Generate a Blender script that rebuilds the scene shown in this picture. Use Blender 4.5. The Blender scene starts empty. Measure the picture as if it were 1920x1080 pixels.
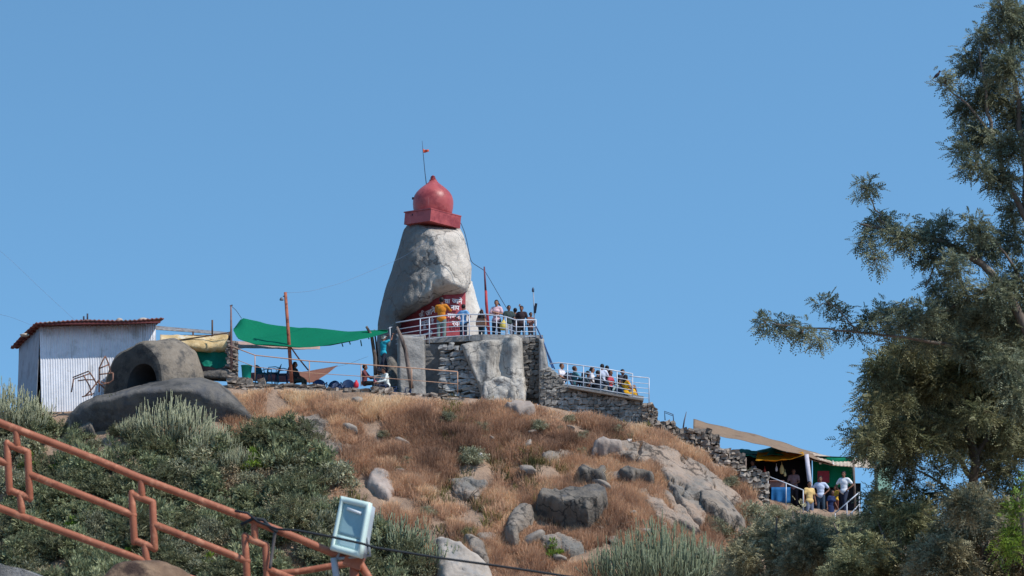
import bpy, bmesh, math, random
import numpy as np
from mathutils import Vector, Matrix

S = bpy.context.scene
COL = S.collection
R = math.radians
rng = np.random.default_rng(7)
random.seed(7)

# ------------------------------------------------------------------ camera, sky, sun, exposure
CAM = np.array([0.0, 0.0, 1.7])
PITCH = R(10.0)
FPX = 4587.0                                   # focal length in pixels of a 1920 px wide picture
cam_d = bpy.data.cameras.new('camera')
cam_d.sensor_width = 36.0
cam_d.lens = 36.0 * FPX / 1920.0
cam_d.clip_start = 0.1
cam_d.clip_end = 20000
cam_d.dof.use_dof = True
cam_d.dof.focus_distance = 97.0
cam_d.dof.aperture_fstop = 13.0
cam = bpy.data.objects.new('camera', cam_d)
COL.objects.link(cam)
cam.location = CAM
cam.rotation_euler = (R(90) + PITCH, 0, 0)
S.camera = cam

SUN_EL, SUN_AZ = R(50.0), R(60.0)              # azimuth from the direction towards the camera, to the right
sun_vec = Vector((math.sin(SUN_AZ) * math.cos(SUN_EL), -math.cos(SUN_AZ) * math.cos(SUN_EL), math.sin(SUN_EL)))
world = bpy.data.worlds.new("World")
S.world = world
world.use_nodes = True
wn, wl = world.node_tree.nodes, world.node_tree.links
sky = wn.new('ShaderNodeTexSky')
sky.sky_type = 'NISHITA'
sky.sun_disc = False
sky.sun_elevation = SUN_EL
sky.sun_rotation = R(120.0)
sky.altitude = 2000
sky.air_density = 1.3
sky.dust_density = 0.0
sky.ozone_density = 7.0
wtc = wn.new('ShaderNodeTexCoord')
wmap = wn.new('ShaderNodeMapping')
wmap.inputs['Location'].default_value = (0, 0, 0.3)
wl.new(wtc.outputs['Generated'], wmap.inputs[0])
wl.new(wmap.outputs[0], sky.inputs[0])
wmix = wn.new('ShaderNodeMix')
wmix.data_type = 'RGBA'
wmix.blend_type = 'MULTIPLY'
wmix.inputs[0].default_value = 1.0
wmix.inputs[7].default_value = (1.17, 1.39, 1.19, 1)
wl.new(sky.outputs[0], wmix.inputs[6])
wl.new(wmix.outputs[2], wn['Background'].inputs[0])
wn['Background'].inputs[1].default_value = 0.15
sun_d = bpy.data.lights.new('sun', 'SUN')
sun_d.energy = 3.6
sun_d.angle = R(0.5)
sun_d.color = (1.0, 0.945, 0.87)
sun = bpy.data.objects.new('sun', sun_d)
COL.objects.link(sun)
sun.rotation_euler = sun_vec.to_track_quat('Z', 'Y').to_euler()
sun.location = (60, -20, 80)
S.view_settings.view_transform = 'Standard'
S.view_settings.look = 'None'
S.view_settings.exposure = 0.3
S.view_settings.gamma = 1.0
S.cycles.max_bounces = 6
S.cycles.transparent_max_bounces = 8

# ------------------------------------------------------------------ measuring helpers
cp, sp = math.cos(PITCH), math.sin(PITCH)

def P(px, py, Y):
    """the place at distance Y (world y) that the photograph shows at pixel (px, py)"""
    rx, ry = (px - 960.0) / FPX, (540.0 - py) / FPX
    dy, dz = cp - ry * sp, sp + ry * cp
    t = Y / dy
    return np.array([rx * t, Y, CAM[2] + dz * t])

def PV(px, py, Y):
    px, py, Y = np.broadcast_arrays(np.asarray(px, float), np.asarray(py, float), np.asarray(Y, float))
    rx, ry = (px - 960.0) / FPX, (540.0 - py) / FPX
    dy, dz = cp - ry * sp, sp + ry * cp
    t = Y / dy
    return np.stack([rx * t, Y, CAM[2] + dz * t], -1)

def project(p):
    p = np.asarray(p, float)
    x, y, z = p[..., 0], p[..., 1], p[..., 2] - CAM[2]
    f = y * cp + z * sp
    u = -y * sp + z * cp
    return 960 + FPX * x / f, 540 - FPX * u / f

def mpp(Y):
    return Y / (FPX * cp)

def _hash(ix, iy, iz, seed):
    h = (ix * 374761393 + iy * 668265263 + iz * 2147483647 + seed * 1274126177) & 0xFFFFFFFF
    h = ((h ^ (h >> 13)) * 1274126177) & 0xFFFFFFFF
    h = h ^ (h >> 16)
    return (h & 0xFFFF) / 32767.5 - 1.0

def vnoise(p, seed=0):
    p = np.asarray(p, float)
    i = np.floor(p).astype(np.int64)
    f = p - i
    f = f * f * (3 - 2 * f)
    out = 0
    for dx in (0, 1):
        for dy in (0, 1):
            for dz in (0, 1):
                w = (f[..., 0] if dx else 1 - f[..., 0]) * (f[..., 1] if dy else 1 - f[..., 1]) * (f[..., 2] if dz else 1 - f[..., 2])
                out = out + w * _hash(i[..., 0] + dx, i[..., 1] + dy, i[..., 2] + dz, seed)
    return out

def fbm(p, seed=0, oct=4):
    s, a, t = 0, 1.0, 0
    p = np.asarray(p, float)
    for o in range(oct):
        s = s + a * vnoise(p * (2 ** o) + o * 17.3, seed + o)
        t += a
        a *= 0.5
    return s / t

def inpoly(px, py, poly):
    px, py = np.asarray(px, float), np.asarray(py, float)
    r = np.zeros(px.shape, bool)
    n = len(poly)
    for i in range(n):
        x0, y0 = poly[i]
        x1, y1 = poly[(i + 1) % n]
        c = ((y0 > py) != (y1 > py)) & (px < (x1 - x0) * (py - y0) / ((y1 - y0) if y1 != y0 else 1e-9) + x0)
        r ^= c
    return r

def distpoly(px, py, poly):
    d = np.full(np.shape(px), 1e9)
    n = len(poly)
    for i in range(n):
        a, b = np.array(poly[i], float), np.array(poly[(i + 1) % n], float)
        ab = b - a
        t = np.clip(((px - a[0]) * ab[0] + (py - a[1]) * ab[1]) / max(ab @ ab, 1e-9), 0, 1)
        d = np.minimum(d, np.hypot(px - a[0] - t * ab[0], py - a[1] - t * ab[1]))
    return d

# ------------------------------------------------------------------ materials
MATS = {}

def mat(name, c1, c2=None, rough=0.85, scale=6.0, bump=0.0, bscale=None, spec=0.25, metal=0.0, island=0.0,
        objvar=0.0, streak=None, c3=None, c3scale=1.5, c3amt=(0.5, 0.62), transl=0.0, detail=6, alpha=None, stretch=(1, 1, 1), crack=None, side=None):
    if name in MATS:
        return MATS[name]
    m = bpy.data.materials.new(name)
    m.use_nodes = True
    nt = m.node_tree
    N, L = nt.nodes, nt.links
    b = N['Principled BSDF']
    b.inputs['Roughness'].default_value = rough
    b.inputs['Specular IOR Level'].default_value = spec
    b.inputs['Metallic'].default_value = metal
    tc = N.new('ShaderNodeTexCoord')
    mp = N.new('ShaderNodeMapping')
    mp.inputs['Scale'].default_value = stretch
    L.new(tc.outputs['Object'], mp.inputs[0])
    no = N.new('ShaderNodeTexNoise')
    no.inputs['Scale'].default_value = scale
    no.inputs['Detail'].default_value = detail
    no.inputs['Roughness'].default_value = 0.65
    L.new(mp.outputs[0], no.inputs['Vector'])
    rp = N.new('ShaderNodeValToRGB')
    rp.color_ramp.elements[0].position = 0.32
    rp.color_ramp.elements[1].position = 0.68
    c2 = c2 or c1
    rp.color_ramp.elements[0].color = (*c1, 1)
    rp.color_ramp.elements[1].color = (*c2, 1)
    L.new(no.outputs['Fac'], rp.inputs[0])
    col = rp.outputs[0]
    def mix(a, bcol, fac, mode='MIX'):
        x = N.new('ShaderNodeMix')
        x.data_type = 'RGBA'
        x.blend_type = mode
        if isinstance(fac, float): x.inputs[0].default_value = fac
        else: L.new(fac, x.inputs[0])
        L.new(a, x.inputs[6])
        if isinstance(bcol, tuple): x.inputs[7].default_value = (*bcol, 1)
        else: L.new(bcol, x.inputs[7])
        return x.outputs[2]
    if c3:
        n3 = N.new('ShaderNodeTexNoise')
        n3.inputs['Scale'].default_value = c3scale
        n3.inputs['Detail'].default_value = 8
        n3.inputs['Roughness'].default_value = 0.7
        L.new(mp.outputs[0], n3.inputs['Vector'])
        mr = N.new('ShaderNodeMapRange')
        mr.inputs[1].default_value, mr.inputs[2].default_value = c3amt
        L.new(n3.outputs['Fac'], mr.inputs[0])
        col = mix(col, c3, mr.outputs[0])
    if streak:
        m2 = N.new('ShaderNodeMapping')
        m2.inputs['Scale'].default_value = streak[1]
        L.new(tc.outputs['Object'], m2.inputs[0])
        n4 = N.new('ShaderNodeTexNoise')
        n4.inputs['Scale'].default_value = 1.0
        n4.inputs['Detail'].default_value = 6
        n4.inputs['Roughness'].default_value = 0.7
        L.new(m2.outputs[0], n4.inputs['Vector'])
        mr = N.new('ShaderNodeMapRange')
        mr.inputs[1].default_value, mr.inputs[2].default_value = streak[2]
        L.new(n4.outputs['Fac'], mr.inputs[0])
        col = mix(col, streak[0], mr.outputs[0])
    if side:  # puts the shade of one side into the colour, along object x
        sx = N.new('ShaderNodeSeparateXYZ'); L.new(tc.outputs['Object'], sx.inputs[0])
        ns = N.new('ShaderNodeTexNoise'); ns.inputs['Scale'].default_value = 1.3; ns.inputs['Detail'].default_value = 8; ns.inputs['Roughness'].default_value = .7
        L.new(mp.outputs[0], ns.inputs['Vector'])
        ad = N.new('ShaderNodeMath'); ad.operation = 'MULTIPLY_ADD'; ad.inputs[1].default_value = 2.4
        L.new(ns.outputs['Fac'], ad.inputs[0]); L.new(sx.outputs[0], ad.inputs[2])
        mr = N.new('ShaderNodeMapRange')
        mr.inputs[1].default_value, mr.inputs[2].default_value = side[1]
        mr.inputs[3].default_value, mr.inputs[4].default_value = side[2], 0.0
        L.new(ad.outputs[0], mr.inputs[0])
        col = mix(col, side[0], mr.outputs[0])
    if crack:
        wv = N.new('ShaderNodeTexNoise')
        wv.inputs['Scale'].default_value = crack[0] * 2.5
        wv.inputs['Detail'].default_value = 5
        L.new(mp.outputs[0], wv.inputs['Vector'])
        va = N.new('ShaderNodeVectorMath'); va.operation = 'MULTIPLY_ADD'
        va.inputs[1].default_value = (.7 / crack[0],) * 3
        L.new(wv.outputs['Color'], va.inputs[0]); L.new(mp.outputs[0], va.inputs[2])
        vo = N.new('ShaderNodeTexVoronoi'); vo.feature = 'DISTANCE_TO_EDGE'
        vo.inputs['Scale'].default_value = crack[0]
        L.new(va.outputs[0], vo.inputs['Vector'])
        mr = N.new('ShaderNodeMapRange')
        mr.inputs[1].default_value, mr.inputs[2].default_value = .004, crack[1]
        mr.inputs[3].default_value, mr.inputs[4].default_value = .85, 0.0
        L.new(vo.outputs['Distance'], mr.inputs[0])
        col = mix(col, crack[2], mr.outputs[0])
    def vary(col, src, amt):
        mr = N.new('ShaderNodeMapRange')
        mr.inputs[3].default_value, mr.inputs[4].default_value = 1 - amt, 1 + amt
        L.new(src, mr.inputs[0])
        cb = N.new('ShaderNodeCombineColor')
        for k in range(3): L.new(mr.outputs[0], cb.inputs[k])
        return mix(col, cb.outputs[0], 1.0, 'MULTIPLY')
    if island:
        g = N.new('ShaderNodeNewGeometry')
        col = vary(col, g.outputs['Random Per Island'], island)
    if objvar:
        g = N.new('ShaderNodeObjectInfo')
        col = vary(col, g.outputs['Random'], objvar)
    L.new(col, b.inputs['Base Color'])
    if bump:
        nb = N.new('ShaderNodeTexNoise')
        nb.inputs['Scale'].default_value = bscale or scale * 2
        nb.inputs['Detail'].default_value = 8
        nb.inputs['Roughness'].default_value = 0.65
        L.new(mp.outputs[0], nb.inputs['Vector'])
        bp = N.new('ShaderNodeBump')
        bp.inputs['Strength'].default_value = 1.0
        bp.inputs['Distance'].default_value = bump
        L.new(nb.outputs['Fac'], bp.inputs['Height'])
        L.new(bp.outputs[0], b.inputs['Normal'])
    if transl:
        tr = N.new('ShaderNodeBsdfTranslucent')
        L.new(col, tr.inputs['Color'])
        ms = N.new('ShaderNodeMixShader')
        ms.inputs[0].default_value = transl
        L.new(b.outputs[0], ms.inputs[1])
        L.new(tr.outputs[0], ms.inputs[2])
        L.new(ms.outputs[0], N['Material Output'].inputs[0])
    MATS[name] = m
    return m

ROCK = mat('granite', (.225, .185, .15), (.335, .28, .228), scale=2.2, bump=.12, bscale=5, c3=(.11, .105, .1), c3scale=1.1, c3amt=(.48, .64), crack=(.55, .03, (.06, .055, .05)))
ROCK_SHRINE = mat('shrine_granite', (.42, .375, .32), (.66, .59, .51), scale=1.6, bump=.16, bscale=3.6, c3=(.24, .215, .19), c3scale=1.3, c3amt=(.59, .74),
                  streak=((.16, .16, .16), (2.6, 2.6, .3), (.55, .7)), crack=(.42, .022, (.12, .11, .1)), side=((.125, .124, .118), (.55, 1.75), .86))  # the side tone paints shade onto the left face
ROCK_DARK = mat('dark_granite', (.122, .105, .088), (.205, .175, .143), scale=2.0, bump=.08, bscale=5, c3=(.065, .064, .063), c3scale=.9, c3amt=(.48, .62), crack=(.6, .03, (.03, .03, .03)),
                streak=((.08, .08, .085), (1.6, 1.6, .25), (.52, .66)))
ROCK_PINK = mat('pinkish_granite', (.33, .235, .175), (.38, .305, .245), scale=.9, bump=.14, bscale=3.5, c3=(.2, .185, .165), c3scale=.5, c3amt=(.42, .58), crack=(.5, .035, (.06, .05, .042)),
                streak=((.19, .17, .155), (1.2, 1.2, .5), (.58, .7)))
STONE = mat('rubble_stone', (.21, .168, .135), (.38, .315, .255), scale=5, bump=.03, bscale=14, island=.45, c3=(.14, .13, .12), c3scale=2.5, c3amt=(.55, .7))
MORTAR = mat('earth_mortar', (.15, .13, .11), (.24, .205, .17), scale=8, bump=.03)
PLASTER = mat('weathered_plaster', (.33, .3, .26), (.52, .48, .42), scale=2.6, bump=.05, bscale=7, c3=(.17, .165, .155), c3scale=1.3, c3amt=(.5, .64),
              streak=((.17, .155, .135), (3.5, 3.5, .4), (.5, .64)), crack=(.7, .02, (.09, .085, .08)))
CONCRETE = mat('rough_concrete', (.23, .22, .205), (.36, .34, .315), scale=3.5, bump=.04, bscale=12, c3=(.42, .4, .37), c3scale=5, c3amt=(.56, .68),
               streak=((.13, .125, .12), (2.5, 2.5, .4), (.55, .68)))
SOIL = mat('dry_hill_soil', (.27, .18, .125), (.40, .28, .20), scale=1.2, bump=.10, bscale=6, c3=(.2, .135, .095), c3scale=.5, c3amt=(.5, .64))

def srgb(r, g, b, k=1.0):
    f = lambda c: (c / 12.92 if c <= .04045 else ((c + .055) / 1.055) ** 2.4) * k
    return (f(r / 255), f(g / 255), f(b / 255))

def plain(name, rgb, rough=.8, var=.15, scale=9, **kw):
    c = srgb(*rgb)
    return mat(name, tuple(x * (1 - var) for x in c), tuple(min(.9, x * (1 + var)) for x in c), rough=rough, scale=scale, **kw)

# ------------------------------------------------------------------ mesh collecting
class MB:
    def __init__(s):
        s.v, s.f, s.mi, s.n = [], [], [], 0
    def add(s, V, F, mi=0):
        V = np.asarray(V, float).reshape(-1, 3)
        s.v.append(V)
        s.f += [tuple(i + s.n for i in f) for f in F]
        s.mi += [mi] * len(F)
        s.n += len(V)
        return s
    def box(s, c, h, rot=None, mi=0, taper=1.0):
        V = np.array([[x, y, z] for z in (-1, 1) for y in (-1, 1) for x in (-1, 1)], float)
        V[4:, :2] *= taper
        V *= np.asarray(h)
        if rot is not None: V = V @ np.array(rot.to_matrix() if hasattr(rot, 'to_matrix') else rot).T
        return s.add(V + np.asarray(c), [(0, 2, 3, 1), (4, 5, 7, 6), (0, 1, 5, 4), (2, 6, 7, 3), (0, 4, 6, 2), (1, 3, 7, 5)], mi)
    def beam(s, a, b, w, h, up=(0, 0, 1), mi=0):
        a, b = np.asarray(a, float), np.asarray(b, float)
        d = b - a; l = np.linalg.norm(d); d /= l
        sx = np.cross(d, up); sx /= np.linalg.norm(sx); u = np.cross(sx, d)
        return s.box((a + b) / 2, (l / 2, w / 2, h / 2), np.stack([d, sx, u], 1), mi)
    def tube(s, pts, r, seg=8, mi=0, caps=True, round_ends=False):
        pts = np.asarray(pts, float)
        n = len(pts)
        r = np.broadcast_to(np.asarray(r, float), (n,)).copy()
        T = np.gradient(pts, axis=0)
        if round_ends:
            t0 = (pts[1] - pts[0]) / np.linalg.norm(pts[1] - pts[0]); t1 = (pts[-1] - pts[-2]) / np.linalg.norm(pts[-1] - pts[-2])
            A = [(pts[0] - t0 * r[0] * .95, r[0] * .3), (pts[0] - t0 * r[0] * .7, r[0] * .72)]
            B = [(pts[-1] + t1 * r[-1] * .7, r[-1] * .72), (pts[-1] + t1 * r[-1] * .95, r[-1] * .3)]
            pts = np.array([a[0] for a in A] + list(pts) + [b[0] for b in B])
            r = np.array([a[1] for a in A] + list(r) + [b[1] for b in B])
            T = np.array([t0, t0] + list(T) + [t1, t1])
            n = len(pts)
        T = T / (np.linalg.norm(T, axis=1, keepdims=True) + 1e-12)
        ref = np.array([0, 0, 1.0]) if abs(T[0][2]) < .9 else np.array([0, 1.0, 0])
        V, F = [], []
        a = np.linspace(0, 2 * math.pi, seg, endpoint=False)
        for i in range(n):
            x = np.cross(T[i], ref); x /= np.linalg.norm(x) + 1e-12
            y = np.cross(T[i], x)
            ref = np.cross(x, T[i]) if np.linalg.norm(np.cross(x, T[i])) > .1 else ref
            V.append(pts[i] + r[i] * (np.cos(a)[:, None] * x + np.sin(a)[:, None] * y))
        for i in range(n - 1):
            for k in range(seg):
                k2 = (k + 1) % seg
                F.append((i * seg + k, (i + 1) * seg + k, (i + 1) * seg + k2, i * seg + k2))
        if caps:
            F.append(tuple(range(seg)))
            F.append(tuple(reversed(range((n - 1) * seg, n * seg))))
        return s.add(np.concatenate(V), F, mi)
    def ell(s, c, r, seg=12, rings=8, rot=None, mi=0):
        V, F = [], []
        for i in range(rings + 1):
            t = math.pi * i / rings
            for k in range(seg):
                a = 2 * math.pi * k / seg
                V.append((r[0] * math.sin(t) * math.cos(a), r[1] * math.sin(t) * math.sin(a), r[2] * math.cos(t)))
        for i in range(rings):
            for k in range(seg):
                k2 = (k + 1) % seg
                F.append((i * seg + k, (i + 1) * seg + k, (i + 1) * seg + k2, i * seg + k2))
        V = np.array(V)
        if rot is not None: V = V @ np.array(rot).T
        return s.add(V + np.asarray(c), F, mi)
    def lathe(s, c, prof, seg=24, mi=0, rot=None):
        prof = np.asarray(prof, float)
        a = np.linspace(0, 2 * math.pi, seg, endpoint=False)
        V = np.stack([prof[:, None, 0] * np.cos(a), prof[:, None, 0] * np.sin(a), np.repeat(prof[:, 1:2], seg, 1)], -1).reshape(-1, 3)
        F = []
        for i in range(len(prof) - 1):
            for k in range(seg):
                k2 = (k + 1) % seg
                F.append((i * seg + k, i * seg + k2, (i + 1) * seg + k2, (i + 1) * seg + k))
        F.append(tuple(reversed(range(seg)))); F.append(tuple(range((len(prof) - 1) * seg, len(prof) * seg)))
        if rot is not None: V = V @ np.array(rot).T
        return s.add(V + np.asarray(c), F, mi)
    def grid(s, G, mi=0, flip=False):
        G = np.asarray(G, float)
        n, m = G.shape[:2]
        F = []
        for i in range(n - 1):
            for j in range(m - 1):
                q = (i * m + j, i * m + j + 1, (i + 1) * m + j + 1, (i + 1) * m + j)
                F.append(q[::-1] if flip else q)
        return s.add(G.reshape(-1, 3), F, mi)
    def sheet(s, G, th, mi=0):
        """a grid sheet with thickness th (offset along +y/up)"""
        G = np.asarray(G, float)
        n, m = G.shape[:2]
        du = np.gradient(G, axis=0); dv = np.gradient(G, axis=1)
        N = np.cross(du, dv); N /= np.linalg.norm(N, axis=-1, keepdims=True) + 1e-12
        H = G + N * th
        V = np.concatenate([G.reshape(-1, 3), H.reshape(-1, 3)])
        k = n * m
        F = []
        for i in range(n - 1):
            for j in range(m - 1):
                q = (i * m + j, i * m + j + 1, (i + 1) * m + j + 1, (i + 1) * m + j)
                F.append(q); F.append(tuple(x + k for x in reversed(q)))
        ring = [j for j in range(m)] + [i * m + m - 1 for i in range(1, n)] + [(n - 1) * m + j for j in range(m - 2, -1, -1)] + [i * m for i in range(n - 2, 0, -1)]
        for a, b in zip(ring, ring[1:] + ring[:1]):
            F.append((a, a + k, b + k, b))
        return s.add(V, F, mi)
    def build(s, name, mats, parent=None, smooth=True, tagd=None):
        me = bpy.data.meshes.new(name)
        V = np.concatenate(s.v) if s.v else np.zeros((0, 3))
        org = np.zeros(3)
        p = parent
        while p is not None:
            org = org + np.array(p.location); p = p.parent
        me.from_pydata((V - org).tolist(), [], s.f)
        if not isinstance(mats, (list, tuple)): mats = [mats]
        for m in mats: me.materials.append(m)
        me.polygons.foreach_set('material_index', np.array(s.mi, dtype=np.int32))
        if smooth:
            me.polygons.foreach_set('use_smooth', np.ones(len(s.f), dtype=bool))
        me.update()
        o = bpy.data.objects.new(name, me)
        COL.objects.link(o)
        if parent is not None: o.parent = parent
        return o

def flatmesh(name, V, F, nper, m, parent=None, smooth=False):
    """fast builder: F is an (n, nper) index array"""
    me = bpy.data.meshes.new(name)
    org = np.zeros(3)
    p = parent
    while p is not None:
        org = org + np.array(p.location); p = p.parent
    V = np.asarray(V, np.float32) - org.astype(np.float32)
    F = np.asarray(F, np.int32)
    me.vertices.add(len(V)); me.vertices.foreach_set('co', V.ravel())
    me.loops.add(F.size); me.loops.foreach_set('vertex_index', F.ravel())
    me.polygons.add(len(F))
    me.polygons.foreach_set('loop_start', np.arange(0, F.size, nper, dtype=np.int32))
    me.polygons.foreach_set('loop_total', np.full(len(F), nper, dtype=np.int32))
    if smooth: me.polygons.foreach_set('use_smooth', np.ones(len(F), dtype=bool))
    me.materials.append(m)
    me.update(calc_edges=True)
    o = bpy.data.objects.new(name, me)
    COL.objects.link(o)
    if parent is not None: o.parent = parent
    return o

def tag(o, label=None, cat=None, group=None, kind=None):
    if label: o['label'] = label
    if cat: o['category'] = cat
    if group: o['group'] = group
    if kind: o['kind'] = kind
    return o

def thing(name, label, cat, loc=(0, 0, 0), group=None):
    o = bpy.data.objects.new(name, None)
    o.empty_display_size = .3
    COL.objects.link(o)
    o.location = tuple(float(x) for x in loc)
    return tag(o, label, cat, group)

def dup(root, loc=None, label=None, rotz=None, scale=None):
    def cp_(o, par):
        c = o.copy(); COL.objects.link(c); c.parent = par
        for ch in list(o.children): cp_(ch, c)
        return c
    r = cp_(root, None)
    if loc is not None: r.location = tuple(float(x) for x in loc)
    if rotz is not None: r.rotation_euler = (0, 0, rotz)
    if scale is not None: r.scale = scale if isinstance(scale, tuple) else (scale,) * 3
    if label: r['label'] = label
    return r

# ------------------------------------------------------------------ terrain
CREST = [(-400, 860), (0, 772), (130, 772), (230, 748), (420, 722), (500, 722), (700, 732), (860, 745), (1000, 757), (1100, 778),
         (1205, 796), (1240, 806), (1300, 838), (1350, 872), (1400, 896), (1440, 935), (1500, 952), (1600, 958), (1700, 975), (1920, 1005), (2300, 1080)]
YC = 97.0
_cr = np.array([P(a, b, YC) for a, b in CREST])
TANS = 0.78
_lat = np.array([0.0])

def crest_z(x):
    z = np.interp(x, _cr[:, 0], _cr[:, 2])
    z = np.where(x < _cr[0, 0], _cr[0, 2] - (_cr[0, 0] - x) * .25, z)
    z = np.where(x > _cr[-1, 0], _cr[-1, 2] - (x - _cr[-1, 0]) * .25, z)
    return z

def H(x, y):
    x, y = np.broadcast_arrays(np.asarray(x, float), np.asarray(y, float))
    d = YC - y
    p = np.stack([x * .28, y * .28, np.zeros_like(x)], -1)
    q = np.stack([x * .9, y * .9, np.zeros_like(x)], -1)
    amp = np.clip(d / 2.5, 0, 1)
    front = crest_z(x) - TANS * d + amp * (.75 * fbm(p, 3, 3) + .34 * fbm(q, 9, 3) + .16 * fbm(q * 2.1, 19, 2))
    back = crest_z(x) - .5 * np.clip(y - 114, 0, None)
    z = np.where(d > 0, front, back)
    g = .35 * fbm(np.stack([x * .05, y * .05, np.zeros_like(x)], -1), 21, 3) - .4
    g = np.where(np.hypot(x, y) < 4, np.minimum(g, 0), g)
    k = 1.2
    return np.maximum(z, g) + k * np.log1p(np.exp(-np.abs(z - g) / k)) * .5

_hx, _hy = np.arange(-27, 27.01, .12), np.arange(71, 98.01, .1)
_HT = H(*np.meshgrid(_hx, _hy))

def HF(x, y):
    fx = np.clip((x - _hx[0]) / .12, 0, len(_hx) - 1.001); fy = np.clip((y - _hy[0]) / .1, 0, len(_hy) - 1.001)
    i, j = fx.astype(int), fy.astype(int); u, v = fx - i, fy - j
    return (_HT[j, i] * (1 - u) + _HT[j, i + 1] * u) * (1 - v) + (_HT[j + 1, i] * (1 - u) + _HT[j + 1, i + 1] * u) * v

def hit(px, py):
    """where the line of sight at a pixel meets the hillside"""
    px, py = np.broadcast_arrays(np.asarray(px, float), np.asarray(py, float))
    best = np.full(px.shape, np.nan)
    done = np.zeros(px.shape, bool)
    for Y in np.arange(72, 97.6, .1):
        q = PV(px, py, Y)
        b = (~done) & (HF(q[..., 0], q[..., 1]) >= q[..., 2])
        best = np.where(b, Y, best)
        done |= b
    best = np.where(done, best, YC)
    return PV(px, py, best)

xs = np.unique(np.concatenate([np.arange(-24, 24.01, .28), np.linspace(-70, -24, 24), np.linspace(24, 70, 24), [-4000, -1500, -500, -200, 200, 500, 1500, 4000]]))
ys = np.unique(np.concatenate([np.arange(74, 97.01, .25), [97.02], np.linspace(97.6, 135, 26), np.linspace(-30, 74, 42), [-2500, -800, -200, -80, 200, 400, 1000, 3000, 8000]]))
GX, GY = np.meshgrid(xs, ys)
G = np.stack([GX, GY, H(GX, GY)], -1)
far = (np.abs(GX) > 120) | (GY > 150) | (GY < -60)
G[..., 2] = np.where(far, -12.0, G[..., 2])
mb = MB().grid(G)
tag(mb.build('hillside', SOIL), 'dry brown hillside rising to the rock shrine', None, kind='structure')

# ------------------------------------------------------------------ rocks
def boulder(name, label, c, half, m, seed, cuts=(), rotz=0.0, sub=5, rough=.22, parent=None, cat='boulder', group=None):
    bm = bmesh.new()
    bmesh.ops.create_icosphere(bm, subdivisions=sub, radius=1)
    V = np.array([v.co[:] for v in bm.verts]); F = [tuple(v.index for v in f.verts) for f in bm.faces]
    bm.free()
    n = V.copy()
    r = 1 + rough * fbm(n * 1.3 + seed * 3.1, seed, 3) + .05 * fbm(n * 5 + seed, seed + 5, 3)
    V = V * r[:, None]
    rs = np.random.default_rng(seed)
    allc = list(cuts)
    for k in range(5):
        d = rs.normal(size=3); d /= np.linalg.norm(d)
        allc.append((d, rs.uniform(.72, .9)))
    for d, cdist in allc:
        d = np.asarray(d, float); d /= np.linalg.norm(d)
        e = V @ d - cdist
        V = V - np.outer(np.where(e > 0, e * .9, 0), d)
    V = V * np.asarray(half)
    V += .03 * np.stack([fbm(V * 2.2 + 9 * k + seed, seed + 11 * k, 4) for k in range(3)], -1) * min(2.0, max(half))
    ca, sa = math.cos(rotz), math.sin(rotz)
    V = V @ np.array([[ca, -sa, 0], [sa, ca, 0], [0, 0, 1]]).T + np.asarray(c)
    mb = MB().add(V, F)
    o = mb.build(name, m, parent)
    if label: tag(o, label, cat, group)
    return o

ROCK_POLYS = []

def patch_rock(name, label, poly, bulge, m, seed, edge=14.0, step=3.0, sink=.35, cat='boulder', cracks=0, lean=0.0, cut=False, group=None):
    """a rock breaking through the hillside with the given outline, standing out from the slope"""
    ROCK_POLYS.append(poly)
    A = np.array(poly, float)
    x0, y0 = A.min(0) - 10; x1, y1 = A.max(0) + 10
    px = np.arange(x0, x1 + step, step); py = np.arange(y0, y1 + step, step)
    X, Yp = np.meshgrid(px, py)
    ins = inpoly(X, Yp, poly)
    d = distpoly(X, Yp, poly) * np.where(ins, 1, -1)
    wob = 9 * fbm(np.stack([X * .045, Yp * .045, np.zeros_like(X) + seed], -1), seed, 3)
    d = d + wob
    base = hit(X, Yp)
    t = np.clip(d / edge, 0, 1)
    prof = np.sqrt(np.clip(1 - (1 - t) ** 2, 0, 1))
    q = base * .55
    off = bulge * prof * (1 + .35 * fbm(q + seed, seed + 2, 4)) + np.where(d < 0, np.clip(d / 10, -1, 0) * sink, 0)
    yy = (Yp - y0) / (y1 - y0)
    off = off - lean * (yy - .5) * np.clip(t, 0, 1)
    if cracks:
        w = fbm(np.stack([X * .012, Yp * .03, np.zeros_like(X) + seed], -1), seed + 4, 3)
        line = np.abs(((X * .5 - Yp * .62) / 38.0 + w * 1.1) % 1.0 - .5)
        stepv = np.floor((X * .5 - Yp * .62) / 38.0 + w * 1.1)
        off = off + np.where(t > 0, cracks * .55 * (_hash(stepv.astype(np.int64), stepv.astype(np.int64) * 0, stepv.astype(np.int64) * 0, seed)), 0) - np.where((line > .455) & (t > 0), cracks, 0)
    nrm = np.array([0, -.72, .69])
    V = base + off[..., None] * nrm
    keep = d > -9
    n, mm = X.shape
    idx = -np.ones(n * mm, int)
    F = []
    k = keep.ravel()
    for i in range(n - 1):
        for j in range(mm - 1):
            q4 = (i * mm + j, (i + 1) * mm + j, (i + 1) * mm + j + 1, i * mm + j + 1)
            if all(k[a] for a in q4): F.append(q4)
    used = sorted({a for f in F for a in f})
    remap = {a: b for b, a in enumerate(used)}
    o = MB().add(V.reshape(-1, 3)[used], [tuple(remap[a] for a in f) for f in F]).build(name, m)
    return tag(o, label, cat, group)

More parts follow.
